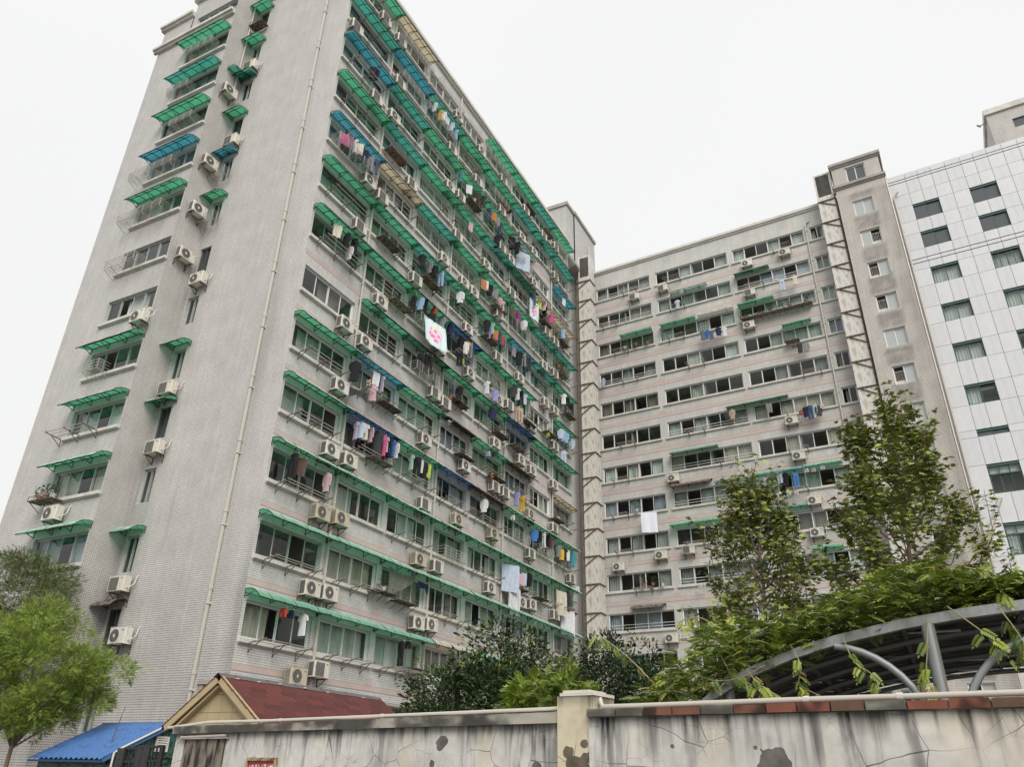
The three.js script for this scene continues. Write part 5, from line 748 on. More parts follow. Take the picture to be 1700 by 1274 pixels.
// ---------------------------------------------------------------- small gatehouse with dark red shingles
{
  const t = thing('gatehouse', 'small tan gatehouse with dark red shingle roof behind the left yard wall', 'hut', [6.25, 0, 6]);
  const stone = [0, 1].map((q) => std({ roughness: 0.9, map: dataTex(128, 128, (i, j) => { const k = 0.86 + 0.1 * fbm(i / 30, j / 30, 471 + q, 3) + 0.1 * (h2(i, j, 473) - 0.5); return [186 * k, 168 * k, 132 * k]; }) }));
  const sl = 0.72, ap = 3.4, hw = 1.3;      // slope, apex of the wall, half width
  // gable cladding: square slabs, cut to the roof line
  for (let i = -3; i < 3; i++) for (let j = 0; j < 6; j++) { const x0 = i * 0.36 + 0.004, x1 = x0 + 0.352, y0 = 1.64 + j * 0.36, y1 = y0 + 0.352, top = (x) => ap - 0.12 - Math.abs(x) * sl, pts = [[x0, y0], [x1, y0]]; if (top(x0) < y0 && top(x1) < y0) continue; const s = new THREE.Shape(), P = []; const add = (x, y) => P.push([x, y]); const yl = Math.min(y1, top(x0)), yr = Math.min(y1, top(x1)); if (yl < y0 || yr < y0) { const xc = (yl < y0 ? -1 : 1) * (ap - 0.12 - y0) / sl; if (yl < y0) { add(xc, y0); add(x1, y0); add(x1, yr); const xt = -(ap - 0.12 - y1) / sl; if (yr >= y1 - 1e-6 && xt > xc) add(xt, y1); } else { add(x0, y0); add(xc, y0); const xt = (ap - 0.12 - y1) / sl; if (yl >= y1 - 1e-6) add(xt, y1); add(x0, yl); } } else { add(x0, y0); add(x1, y0); add(x1, yr); if (x0 < 0 && x1 > 0 && top(0) < y1) add(0, top(0)); if (yr < y1 && yl >= y1 - 1e-6) add((ap - 0.12 - y1) / sl, y1); if (yl < y1 && yr >= y1 - 1e-6) add(-(ap - 0.12 - y1) / sl, y1); add(x0, yl); }
    P.forEach((p, q) => q ? s.lineTo(...p) : s.moveTo(...p)); const g = new THREE.ExtrudeGeometry(s, { depth: 0.03, bevelEnabled: false }); obj('slab', g, stone[(i + j) & 1], t); }
  obj('wall', (() => { const g = new Geo(); g.quad([-hw + 0.3, 0, 0], [hw - 0.3, 0, 0], [hw - 0.3, ap - (hw - 0.3) * sl, 0], [-hw + 0.3, ap - (hw - 0.3) * sl, 0]).tri([-hw + 0.3, ap - (hw - 0.3) * sl, 0], [hw - 0.3, ap - (hw - 0.3) * sl, 0], [0, ap, 0]); g.box(-hw + 0.3, -hw + 0.5, 0, 2, -5.5, -0.01).box(hw - 0.5, hw - 0.3, 0, 2, -5.5, -0.01); return g.build(); })(), std({ color: rgb(0.2, 0.17, 0.12) }), t);
  obj('bargeboard', new Geo().bar([-hw - 0.1, ap + 0.02 - (hw + 0.1) * sl, 0.22], [-0.06, ap - 0.03, 0.22], 0.05, 0.17).bar([hw + 0.1, ap + 0.02 - (hw + 0.1) * sl, 0.22], [0.06, ap - 0.03, 0.22], 0.05, 0.17).build(), stone[0], t);
  obj('inner_rake', new Geo().bar([-hw + 0.1, ap - 0.15 - (hw - 0.1) * sl, 0.1], [-0.04, ap - 0.16, 0.1], 0.16, 0.05).bar([hw - 0.1, ap - 0.15 - (hw - 0.1) * sl, 0.1], [0.04, ap - 0.16, 0.1], 0.16, 0.05).build(), stone[1], t);
  const Lr = 5.95, deck = new Geo(), ang = Math.atan(sl), cs = Math.cos(ang), sn = Math.sin(ang);
  for (const s of [-1, 1]) deck.quad([0, ap + 0.06, 0.24], [s * (hw + 0.2), ap + 0.06 - (hw + 0.2) * sl, 0.24], [s * (hw + 0.2), ap + 0.06 - (hw + 0.2) * sl, 0.24 - Lr], [0, ap + 0.06, 0.24 - Lr]); obj('roof_deck', deck.build(), std({ color: rgb(0.03, 0.025, 0.025), roughness: 0.95 }), t);
  const sm = [0, 1, 2, 3].map((q) => std({ roughness: 0.95, map: dataTex(128, 64, (i, j) => { const k = 0.75 + 0.12 * q * 0.5 + 0.35 * (h2(i, j, 481 + q) - 0.5) + 0.2 * fbm(i / 20, j / 20, 485, 3); return [96 * k, 50 * k, 47 * k]; }) }));
  const r = mulberry(71), ex = 0.2, W = 0.49, sg = new Geo().box(0, 0.018, 0, ex * 1.12, 0.006, W - 0.006).build(), roofs = {};
  for (const s of [1, -1]) for (let j = 0; j < 9; j++) for (let i = 0; i < 14; i++) { const za = 0.27 - i * W + (j % 3) * 0.17, z1 = Math.min(0.26, za), z0 = Math.max(za - W, 0.24 - Lr); if (z1 - z0 < 0.04) continue; const q = (j + 1) * ex, lift = s > 0 ? 0.008 : 0.028, m = obj('shingle', sg, pick(sm, r), t, [s * (q * cs + lift * sn), ap + 0.06 - q * sn + lift * cs, z0]); m.scale.z = (z1 - z0) / W; m.rotation.z = s > 0 ? Math.PI / 2 - ang - 0.05 : -(Math.PI / 2 - ang) + 0.05; }
  for (let i = 0; i < 12; i++) obj('ridge_cap', cached('rcap', () => new Geo().quad([-0.13, -0.085, 0], [0, 0.012, 0], [0, 0.012, -0.48], [-0.13, -0.085, -0.48]).quad([0, 0.012, 0], [0.13, -0.085, 0], [0.13, -0.085, -0.48], [0, 0.012, -0.48]).build()), std({ color: rgb(0.12, 0.105, 0.105), roughness: 0.9 }), t, [0, ap + 0.1 + 0.003 * (i % 2), 0.28 - i * 0.49]);
  for (let i = 0; i < 7; i++) obj('mortar_patch', cached('mpatch', () => new THREE.SphereGeometry(0.05, 8, 5).scale(0.7, 0.35, 1.2)), M.sill, t, [0.06 + r() * 0.1, ap + 0.05 - r() * 0.04, 0.05 - i * 0.8 - r() * 0.3]);
}
// ---------------------------------------------------------------- shed with a blue ribbed roof, green boards
{
  const t = thing('shed', 'green boarded shed with a blue ribbed sheet metal roof left of the gatehouse', 'hut', [1.37, 0, 3]);
  const blue = std({ color: rgb(0.06, 0.15, 0.36), map: sheetMap, roughness: 0.4 }), green = std({ map: rustMap, color: rgb(0.045, 0.16, 0.13), roughness: 0.6 });
  const slope = (z) => 2.7 - 0.47 * z, ribs = new Geo(), L = 2.95;
  const sec = (x) => { const f = ((x % 0.2) + 0.2) % 0.2; return f < 0.04 ? 0.055 : f < 0.06 ? 0.055 * (0.06 - f) / 0.02 : f > 0.18 ? 0.055 * (f - 0.18) / 0.02 : 0; };
  const xs = []; for (let x = -L; x < 0; x += 0.2) xs.push(x, x + 0.04, x + 0.06, x + 0.18); xs.push(0);
  for (let i = 0; i + 1 < xs.length; i++) { const a = xs[i], b = xs[i + 1]; ribs.quad([a, slope(1.98) + sec(a + 1e-6), 1.98], [b, slope(1.98) + sec(b - 1e-6), 1.98], [b, slope(0) + sec(b - 1e-6), 0], [a, slope(0) + sec(a + 1e-6), 0], [[a, 0], [b, 0], [b, 2], [a, 2]]); ribs.quad([a, slope(0.55), -0.55], [b, slope(0.55), -0.55], [b, slope(0), -0.001], [a, slope(0), -0.001]); }
  obj('roof_sheet', ribs.build(), blue, t);
  obj('ridge_cap', new Geo().quad([-L, 2.64, 0.14], [0.02, 2.64, 0.14], [0.02, 2.755, 0], [-L, 2.755, 0]).quad([-L, 2.64, -0.14], [0.02, 2.64, -0.14], [0.02, 2.755, 0], [-L, 2.755, 0]).build(), blue, t);
  obj('verge_trim', new Geo().bar([0.02, 2.68, 0.01], [0.02, slope(1.98) - 0.02, 1.98], 0.03, 0.09).bar([0.02, 2.68, 0], [0.02, slope(0.55) - 0.02, -0.55], 0.03, 0.09).build(), blue, t);
  obj('eave_trim', new Geo().bar([-L, slope(1.98) - 0.04, 1.97], [0, slope(1.98) - 0.04, 1.97], 0.03, 0.05).build(), std({ color: rgb(0.02, 0.05, 0.13) }), t);
  for (let i = 0; i < 11; i++) { const z1 = 1.72 - i * 0.2, z0 = z1 - 0.192; obj('board', new Geo().quad([-0.1, 0, z1], [-0.1, 0, z0], [-0.1, Math.min(slope(Math.max(z0, 0)) - 0.06, 2.62), z0], [-0.1, slope(Math.max(z1, 0)) - 0.06, z1]).bar([-0.095, 0, z0], [-0.095, 2.0, z0], 0.02).build(), green, t); }
  obj('front_wall', new Geo().box(-L + 0.1, -0.12, 0, slope(1.75) - 0.03, 1.68, 1.74).build(), green, t); obj('back_wall', new Geo().box(-L + 0.1, -0.12, 0, 2.4, -0.5, -0.46).build(), green, t);
  obj('door_frame', new Geo().box(-0.09, -0.05, 1.86, 1.96, -0.4, 1.0).box(-0.09, -0.05, 0, 1.86, -0.4, -0.3).build(), green, t);
  const v = obj('louver_vent', new Geo().box(-0.098, -0.06, 2.0, 2.05, -0.02, 0.4).box(-0.098, -0.06, 2.33, 2.38, -0.02, 0.4).box(-0.098, -0.06, 2.05, 2.33, -0.02, 0.03).box(-0.098, -0.06, 2.05, 2.33, 0.35, 0.4).build(), M.sill, t), sl2 = new Geo(); for (let i = 0; i < 5; i++) sl2.quad([-0.06, 2.06 + i * 0.056, 0.03], [-0.06, 2.06 + i * 0.056, 0.35], [-0.095, 2.11 + i * 0.056, 0.35], [-0.095, 2.11 + i * 0.056, 0.03]); obj('slat', sl2.build(), M.sill, v);
  obj('gutter_pipe', new Geo().tube([[0.04, 2.76, 0.0], [0.05, slope(1.5) + 0.06, 1.5], [0.06, slope(1.72) + 0.04, 1.72], [0.06, 0.8, 1.74]], 0.028, 8).build(), M.pvc, t);
  tag(obj('antenna_rod', new Geo().tube([[0.45, 1.8, 4.2], [0.5, 2.75, 4.05], [0.53, 3.1, 4]], 0.018, 6, 0.006).build(), M.rusty), 'thin dark rod standing in front of the blue shed roof', 'rod');
  const rib = obj('ribbed_panel', (() => { const g = new Geo(); for (let i = 0; i < 4; i++) g.box(i * 0.11, i * 0.11 + 0.075, 0, 0.62, 0, 0.12); return g.build(); })(), M.acWhite, scene, [2.3, 2.35, 3.3]); tag(rib, 'white ribbed panel between the blue shed roof and the gatehouse', 'panel');
}
{ // black iron gate by the wall end, with a cloth over it
  const t = thing('iron_gate', 'black iron bar gate in front of the green shed', 'gate', [3.25, 0, 6]);
  obj('post', new Geo().box(0, 0.26, 0, 2.0, -0.05, 0.05).build(), M.black, t); const ro = new Geo(); for (let i = 0; i < 9; i++) for (const x of [0.075, 0.185]) ro.disc([x, 1.93 - i * 0.115, 0.056], 0.045, 12, 'z', 0.03); obj('ornament', ro.build(), M.frameD, t);
  obj('rail', new Geo().bar([0.26, 1.99, 0], [1.45, 2.04, 0], 0.05).bar([0.26, 1.72, 0], [1.45, 1.76, 0], 0.05).bar([0.26, 0.3, 0], [1.45, 0.3, 0], 0.05).bar([1.43, 0.1, 0], [1.43, 2.04, 0], 0.07).build(), M.black, t);
  for (let i = 0; i < 10; i++) obj('bar', cached('gbar', () => new Geo().bar([0, 0.3, 0], [0, 1.98, 0], 0.028).build()), M.black, t, [0.36 + i * 0.11, 0.02 + i * 0.003, 0]);
  const c = obj('cloth', garment('towel', 1), CLOTH.charcoal, scene, [4.1, 2.06, 6.02]); tag(c, 'dark grey cloth hung over the black iron gate', 'cloth');
}

// ---------------------------------------------------------------- foliage
const leafMat = (o) => new THREE.MeshPhysicalMaterial({ side: THREE.DoubleSide, roughness: 0.6, transmission: 0.22, thickness: 0, color: 0xffffff, ...o });
const Q4 = new THREE.Matrix4(), qq = new THREE.Quaternion(), V3 = (x, y, z) => new THREE.Vector3(x, y, z);
function leaves(name, geo, mat, items, parent) { // items: [x, y, z, dirX, dirY, dirZ, roll, size, [r, g, b]]
  const im = new THREE.InstancedMesh(geo, mat, items.length); im.name = name; const zAx = V3(0, 0, 1), c = new THREE.Color();
  items.forEach((e, i) => { const d = V3(e[3], e[4], e[5]).normalize(); qq.setFromUnitVectors(zAx, d); const rq = new THREE.Quaternion().setFromAxisAngle(zAx, e[6]); qq.multiply(rq); Q4.compose(V3(e[0], e[1], e[2]), qq, V3(e[7], e[7], e[7])); im.setMatrixAt(i, Q4); im.setColorAt(i, c.setRGB(...e[8])); });
  im.castShadow = im.receiveShadow = true; im.userData.kind = 'stuff'; parent.add(im); return im;
}
// leaf shapes: base at the origin, tip along Z, face up Y
const planeLeaf = (() => { const g = new Geo(), tips = [[-0.5, 0.12], [-0.46, 0.52], [0, 1], [0.46, 0.52], [0.5, 0.12]], dips = [[-0.26, 0.3], [-0.18, 0.56], [0.18, 0.56], [0.26, 0.3]], c = [0, 0.02, 0.28], P = (p) => [p[0], -0.12 * Math.abs(p[0]) - 0.1 * p[1] * p[1], p[1]], ring = [[0, 0], [-0.2, 0.02], tips[0], dips[0], tips[1], dips[1], tips[2], dips[2], tips[3], dips[3], tips[4], [0.2, 0.02]]; for (let i = 0; i < ring.length; i++) g.tri(c, P(ring[i]), P(ring[(i + 1) % ring.length])); return g.build(); })();
const ovalLeaf = (() => { const g = new Geo(); for (const s of [-1, 1]) { const a = [0, 0, 0], b = [s * 0.2, 0.03, 0.3], c = [s * 0.17, 0.02, 0.68], d = [0, -0.06, 1], m = [0, -0.02, 0.5]; g.tri(a, b, m).tri(b, c, m).tri(c, d, m); } return g.build(); })();
const spray = (() => { // a small twig of narrow leaves
  const g = new Geo(), r = mulberry(91); for (let i = 0; i < 7; i++) { const z = 0.1 + i * 0.13, s = i % 2 ? 1 : -1, l = 0.34, a = s * (0.9 - i * 0.09), y = (r() - 0.5) * 0.2, T = [Math.sin(a) * l, y, z + Math.cos(a) * l], W = [Math.cos(a) * 0.07, 0, -Math.sin(a) * 0.07], m = [Math.sin(a) * l * 0.5, y * 0.5 + 0.03, z + Math.cos(a) * l * 0.5]; g.tri([0, 0, z], [m[0] + W[0], m[1], m[2] + W[2]], T).tri([0, 0, z], T, [m[0] - W[0], m[1], m[2] - W[2]]); } return g.build(); })();
const pinnate = (() => { // compound leaf: a drooping stalk with paired leaflets
  const g = new Geo(), C = (t) => [0, 0.12 * t - 0.34 * t * t, t]; for (let i = 0; i < 7; i++) { const t = 0.2 + i * 0.12, p = C(t), sides = i === 6 ? [0] : [-1, 1]; for (const s of sides) { const l = 0.36 - 0.018 * i, a = s === 0 ? 0 : s * 1.05, T = [p[0] + Math.sin(a) * l, p[1] - 0.07, p[2] + Math.cos(a) * l], m = [(p[0] + T[0]) / 2, (p[1] + T[1]) / 2 + 0.02, (p[2] + T[2]) / 2], W = [Math.cos(a) * 0.075, 0.0, -Math.sin(a) * 0.075]; g.tri(p, [m[0] + W[0], m[1] - 0.015, m[2] + W[2]], T).tri(p, T, [m[0] - W[0], m[1] - 0.015, m[2] - W[2]]); } } g.quad([-0.008, 0, 0], [0.008, 0, 0], [0.004, C(0.9)[1], 0.9], [-0.004, C(0.9)[1], 0.9]); return g.build(); })();
const bark = std({ roughness: 0.95, map: dataTex(128, 256, (i, j) => { const k = 96 + 60 * fbm(i / 10, j / 30, 491, 3); return [k, k * 0.9, k * 0.76]; }) });
const tint = (c, v, r) => { const k = 1 + (r() - 0.5) * v; return [c[0] * k, c[1] * k, c[2] * k]; };

function planeTree(label, base, seed, h0, h1, radius, count, shoots) {
  const t = thing('plane_tree', label, 'tree', base, 0, 'plane trees'), r = mulberry(seed), wood = new Geo(), L = [], X = (y) => 0.25 * Math.sin(y * 0.5 + seed);
  const trunk = []; for (let y = 0; y <= h1 - 0.25; y += 0.5) trunk.push([X(y), y, 0.15 * Math.sin(y * 0.4 + seed)]); wood.tube(trunk, 0.1, 8, 0.01); obj('trunk', wood.build(), bark, t);
  const lim = new Geo(), pal = [[0.19, 0.24, 0.035], [0.24, 0.28, 0.045], [0.13, 0.18, 0.03], [0.3, 0.33, 0.055], [0.2, 0.13, 0.05]];
  const shootLeaves = (a, b, n, sz) => { for (let i = 0; i < n; i++) { const q = Math.pow(r(), 0.7), ph = r() * 6.28, x = a[0] + (b[0] - a[0]) * q, y = a[1] + (b[1] - a[1]) * q, z = a[2] + (b[2] - a[2]) * q, o = 0.07 + 0.1 * r(); L.push([x + Math.cos(ph) * o, y + (r() - 0.4) * 0.12, z + Math.sin(ph) * o, Math.cos(ph), 0.25 - 0.9 * r(), Math.sin(ph), (r() - 0.5) * 0.8, sz * (0.7 + 0.6 * r()), tint(r() < 0.07 ? pal[4] : pal[Math.floor(r() * 4)], 0.4, r)]); } };
  const N = 46; for (let i = 0; i < N; i++) {
    const f = (i + r()) / N, y0 = h0 - 1.2 + (h1 - h0 - 0.2) * Math.pow(f, 0.9), a = i * 2.4 + r(), R0 = radius(Math.min(1, Math.max(0, (y0 + 0.7 - h0) / (h1 - h0)))) * (0.55 + 0.5 * r()), rise = 0.7 + 0.7 * r() + R0 * 0.35, p0 = [X(y0), y0, 0], p2 = [X(y0) + Math.cos(a) * R0, Math.min(h1, y0 + rise), Math.sin(a) * R0], p1 = [(p0[0] + p2[0]) / 2 + Math.cos(a) * R0 * 0.15, (p0[1] + p2[1]) / 2 - 0.12 * rise, (p0[2] + p2[2]) / 2 + Math.sin(a) * R0 * 0.15];
    lim.tube([p0, p1, p2], 0.024, 5, 0.005); shootLeaves(p1, p2, Math.round(count / N * 0.4), 0.15);
    for (let k = 0; k < 6; k++) { const q = 0.25 + 0.75 * r(), s = [p1[0] + (p2[0] - p1[0]) * q, p1[1] + (p2[1] - p1[1]) * q, p1[2] + (p2[2] - p1[2]) * q], b = a + (r() - 0.5) * 2.6, l = 0.3 + 0.35 * r(), e = [s[0] + Math.cos(b) * l * 0.7, s[1] + l * (0.5 + 0.6 * r()), s[2] + Math.sin(b) * l * 0.7]; lim.tube([s, e], 0.009, 4, 0.004); shootLeaves(s, e, Math.round(count / N * 0.1), 0.145); }
  }
  for (let i = 0; i < count / 26; i++) { const f = Math.pow(r(), 1.25), y = h0 - 0.6 + (h1 - h0) * f, a = r() * 6.283, q = radius(Math.max(0, (y - h0) / (h1 - h0))) * Math.sqrt(r()) * 1.0, x = X(y) + Math.cos(a) * q, z = Math.sin(a) * q; shootLeaves([x, y - 0.12, z], [x + Math.cos(a) * 0.12, y + 0.3, z + Math.sin(a) * 0.12], 12, 0.15); }
  for (const [x, y, z, yt] of shoots) { lim.tube([[x * 0.6, y - 0.9, z * 0.6], [x, y, z], [x * 1.02, yt, z]], 0.015, 4, 0.004); shootLeaves([x, y - 0.2, z], [x * 1.02, yt, z], 34, 0.15); }
  obj('limbs', lim.build(), bark, t); leaves('foliage', planeLeaf, leafMat({ roughness: 0.55 }), L, t);
}
planeTree('narrow plane tree in front of the rear wing, left of the taller plane tree', [16.75, 0, -0.5], 17, 4.4, 8.85, (f) => 1.5 * Math.pow(1 - f, 0.75) + 0.05, 3600, [[-0.1, 8.2, 0.1, 8.9], [0.35, 7.5, 0.2, 8.3], [-0.55, 7.2, 0.1, 7.9], [0.75, 6.3, 0.2, 7.1], [-0.95, 6.4, 0.1, 7.1], [1.2, 5.5, 0.2, 6.4]]);
planeTree('tall broad plane tree in front of the stair tower and white office', [20.1, 0, -0.5], 23, 5.0, 9.95, (f) => 2.0 * Math.pow(1 - f, 0.6) + 0.08, 5800, [[0.05, 9.2, 0.1, 10.05], [0.5, 8.8, 0.2, 9.5], [-0.5, 8.3, 0.1, 9.1], [1.1, 7.7, 0.1, 8.5], [1.95, 6.7, 0.2, 7.6], [1.7, 6.2, 0.1, 7.0], [-1.2, 7.1, 0.1, 7.8], [-1.6, 6.1, 0.1, 6.9], [2.1, 5.7, 0, 6.3]]);

function bushyTree(name, label, category, base, seed, lobes, leafGeo, n, size, pal, mat, opt = {}) {
  const t = thing(name, label, category, base, 0, opt.group), r = mulberry(seed), L = [], wood = new Geo();
  const tr = opt.trunk ?? 0.1, top = lobes.reduce((a, l) => Math.max(a, l[1]), 0); wood.tube([[0, 0, 0], [0.05, top * 0.4, 0.03], [0, top * 0.75, 0]], tr, 7, tr * 0.5); for (const l of lobes.filter((e, i) => lobes.length < 12 || i % 4 === 0)) wood.tube([[0, top * 0.35, 0], [l[0] * 0.5, (top * 0.35 + l[1]) / 2, l[2] * 0.5], [l[0], l[1] + l[4] * 0.3, l[2]]], tr * 0.45, 5, 0.012); obj('trunk', wood.build(), bark, t);
  const vol = lobes.map((l) => l[3] * l[4] * l[5]), sum = vol.reduce((a, b) => a + b);
  lobes.forEach((l, q) => { // clumps over the shell of each lobe
    const m = Math.round(n * vol[q] / sum / (opt.clump || 26)); for (let c = 0; c < m; c++) { const u = r() * 2 - 1, a = r() * 6.283, s = Math.sqrt(1 - u * u), d = Math.pow(r(), 0.4), px = l[0] + Math.cos(a) * s * l[3] * d, py = l[1] + u * l[4] * d, pz = l[2] + Math.sin(a) * s * l[5] * d, cr = (opt.cr || 0.22) * (0.6 + 0.8 * r()), out = V3(Math.cos(a) * s, u * 0.9 + 0.35, Math.sin(a) * s), shade = 0.75 + 0.5 * r(), young = opt.young && u > 0.55 && d > 0.85 && r() < 0.35;
      for (let k = 0; k < (opt.clump || 26); k++) { const b = r() * 6.283, w = r() * 2 - 1, e = Math.sqrt(1 - w * w), rr = cr * Math.cbrt(r()), dir = V3(out.x + Math.cos(b) * e * 1.1, out.y * (opt.up ?? 0.6) + w * 0.9, out.z + Math.sin(b) * e * 1.1); const c0 = young && k < 9 ? opt.young : pal[Math.floor(r() * pal.length)]; L.push([px + Math.cos(b) * e * rr, py + w * rr * 0.75, pz + Math.sin(b) * e * rr, dir.x, dir.y, dir.z, (r() - 0.5) * 2.4, size * (0.7 + 0.6 * r()), tint(c0.map((v) => v * shade), 0.3, r)]); } } });
  leaves('foliage', leafGeo, mat, L, t); return t;
}
function manyLobes(seed, n, c, R, rad) { const r = mulberry(seed), out = []; for (let i = 0; i < n; i++) { const u = r() * 2 - 1, a = r() * 6.283, s = Math.sqrt(1 - u * u), d = 0.35 + 0.6 * Math.pow(r(), 0.6), q = rad * (0.6 + 0.8 * r()); out.push([c[0] + Math.cos(a) * s * R[0] * d, c[1] + u * R[1] * d, c[2] + Math.sin(a) * s * R[2] * d, q * 1.2, q * 0.7, q * 1.1]); } return out; }
const glossy = leafMat({ roughness: 0.36, transmission: 0.08 });
bushyTree('evergreen_bush', 'large dark glossy evergreen bush left of the yellow pier', 'bush', [13.3, 0, 7], 31, [[0, 2.5, 0, 1.35, 1.0, 1.1], [0.35, 3.25, -0.1, 0.85, 0.85, 0.8], [-0.75, 2.7, 0.1, 0.75, 0.75, 0.7], [1.0, 2.8, -0.1, 0.7, 0.75, 0.7], [-1.0, 2.2, 0.2, 0.55, 0.5, 0.6], [1.35, 2.3, 0, 0.5, 0.6, 0.6]], ovalLeaf, 21000, 0.078, [[0.03, 0.055, 0.015], [0.04, 0.07, 0.019], [0.052, 0.085, 0.024], [0.024, 0.044, 0.013]], glossy, { clump: 24, cr: 0.16, young: [0.3, 0.34, 0.05] });
bushyTree('evergreen_bush', 'dark glossy evergreen bush behind the pier in front of the ducts', 'bush', [15.1, 0, 5], 37, [[0, 3.1, 0, 0.95, 0.95, 0.9], [-0.5, 3.0, 0, 0.8, 0.85, 0.8], [0.8, 2.8, 0.2, 0.7, 0.75, 0.7], [0.2, 2.2, 0, 1.1, 0.8, 0.9]], ovalLeaf, 15000, 0.075, [[0.03, 0.056, 0.018], [0.034, 0.06, 0.02], [0.042, 0.07, 0.024], [0.02, 0.038, 0.014]], glossy, { clump: 24, cr: 0.16, young: [0.28, 0.3, 0.05] });
bushyTree('camphor_tree', 'bright green round tree at the left edge before the gable', 'tree', [-2.4, 0, 5], 41, manyLobes(201, 60, [0.2, 4.15, 0], [2.25, 1.75, 1.9], 0.55), spray, 36000, 0.115, [[0.18, 0.26, 0.025], [0.23, 0.31, 0.03], [0.13, 0.2, 0.022], [0.28, 0.36, 0.045]], leafMat({ roughness: 0.6, transmission: 0.25 }), { clump: 40, cr: 0.2, up: 0.7, trunk: 0.07 });
bushyTree('broadleaf_tree', 'looser olive green tree behind the bright tree at left edge', 'tree', [-8.4, 0, 3.2], 43, manyLobes(203, 34, [0.5, 6.2, 0], [2.6, 2.0, 1.6], 0.55), spray, 18000, 0.13, [[0.085, 0.12, 0.025], [0.11, 0.15, 0.03], [0.065, 0.1, 0.02], [0.15, 0.17, 0.04]], leafMat({ roughness: 0.6, transmission: 0.2 }), { clump: 30, cr: 0.25, up: 0.7, trunk: 0.08 });
bushyTree('sumac_shrub', 'bright yellow green feathery shrub against the dark bush beside the pier', 'shrub', [15.75, 0, 9.6], 47, [[0, 2.42, 0, 0.5, 0.34, 0.4], [0.25, 2.6, 0, 0.3, 0.22, 0.3], [-0.35, 2.3, 0, 0.3, 0.25, 0.3]], pinnate, 900, 0.15, [[0.2, 0.28, 0.03], [0.3, 0.38, 0.04], [0.12, 0.19, 0.03]], leafMat({ roughness: 0.55, transmission: 0.35 }), { clump: 9, cr: 0.12, up: 0.4, trunk: 0.02 });

// ---------------------------------------------------------------- steel bicycle shelter with an arched roof, overgrown with wisteria
const ARCH = [[17.55, 2.2], [18.0, 2.52], [18.4, 2.73], [18.9, 2.91], [19.35, 3.03], [20.04, 3.16], [20.61, 3.23], [21.19, 3.28], [21.9, 3.3], [22.7, 3.27], [23.6, 3.15]];
const shelter = thing('bicycle_shelter', 'grey steel shelter with arched sheet roof and curved braces behind right wall', 'shelter', [20.3, 0, 9.9]);
{
  const steel = std({ map: dirtMap, color: rgb(0.3, 0.32, 0.33), roughness: 0.5, metalness: 0.2 }), dark = std({ map: dirtMap, color: rgb(0.1, 0.095, 0.09), roughness: 0.8 }), A = ARCH.map(([x, y]) => [x - 20.3, y]);
  const fas = new Geo(); for (let i = 0; i + 1 < A.length; i++) { const [a, b] = [A[i], A[i + 1]]; fas.quad([a[0], a[1] - 0.1, 0.04], [b[0], b[1] - 0.1, 0.04], [b[0], b[1], 0.04], [a[0], a[1], 0.04]).quad([a[0], a[1], 0.04], [b[0], b[1], 0.04], [b[0], b[1], -0.06], [a[0], a[1], -0.06]).quad([b[0], b[1] - 0.1, 0.04], [a[0], a[1] - 0.1, 0.04], [a[0], a[1] - 0.1, -0.06], [b[0], b[1] - 0.1, -0.06]); } obj('fascia_beam', fas.build(), steel, shelter);
  // corrugated sheets, corrugations following the arch; every fourth strip is a pale translucent one
  const clear = new THREE.MeshPhysicalMaterial({ color: rgb(0.6, 0.62, 0.62), transmission: 0.5, roughness: 0.6, thickness: 0, side: THREE.DoubleSide });
  for (let s = 0; s < 9; s++) { const g = new Geo(), z0 = -0.06 - s * 0.62; for (let i = 0; i + 1 < A.length; i++) for (let k = 0; k < 8; k++) { const za = z0 - k * 0.0775, zb = za - 0.0775, ha = k % 2 ? 0.035 : 0, hb = k % 2 ? 0 : 0.035; g.quad([A[i][0], A[i][1] + ha, za], [A[i + 1][0], A[i + 1][1] + ha, za], [A[i + 1][0], A[i + 1][1] + hb, zb], [A[i][0], A[i][1] + hb, zb]); } obj('roof_sheet', g.build(), dark, shelter); const c = new Geo(); for (let i = 2; i + 1 < A.length; i++) if (h2(i, s, 12) < 0.45) c.box(A[i][0], A[i + 1][0], (A[i][1] + A[i + 1][1]) / 2 - 0.03, (A[i][1] + A[i + 1][1]) / 2 - 0.022, z0 - 0.36, z0 - 0.24); if (c.p.length) obj('pale_strip', c.build(), clear, shelter); }
  for (let s = 1; s < 6; s++) { const rib = A.map(([x, y]) => [x, y - 0.07, -s * 1.1]); obj('arch_rib', new Geo().tube(rib, 0.035, 6).build(), steel, shelter); }
  for (const i of [1, 3, 5, 7, 9]) obj('purlin', new Geo().bar([A[i][0], A[i][1] - 0.03, 0], [A[i][0], A[i][1] - 0.03, -5.6], 0.05).build(), dark, shelter);
  for (const [x, z, r] of [[-0.02, 0, 0.065], [-2.16, -0.1, 0.055], [-0.02, -5.2, 0.065], [2.6, 0, 0.065], [-2.16, -5.2, 0.055]]) obj('post', new Geo().tube([[x, 0, z], [x, 3.1 - (x < -1 ? 0.45 : 0), z]], r, 12).build(), steel, shelter);
  for (const s of [-1, 1]) { const arc = []; for (let i = 0; i <= 10; i++) { const a = i / 10 * 1.45; arc.push([s * (0.12 + 1.0 * (1 - Math.cos(a)) * 0.95), 1.95 + 0.98 * Math.sin(a), 0.02]); } obj('curved_brace', new Geo().tube(arc, 0.038, 8).build(), steel, shelter); }
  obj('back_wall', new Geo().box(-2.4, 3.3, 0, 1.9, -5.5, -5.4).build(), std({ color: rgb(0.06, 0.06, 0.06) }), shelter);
}
const vine = thing('wisteria_vine', 'yellow green wisteria climbing over the steel shelter roof', 'vine', [18.2, 0, 9.7]);
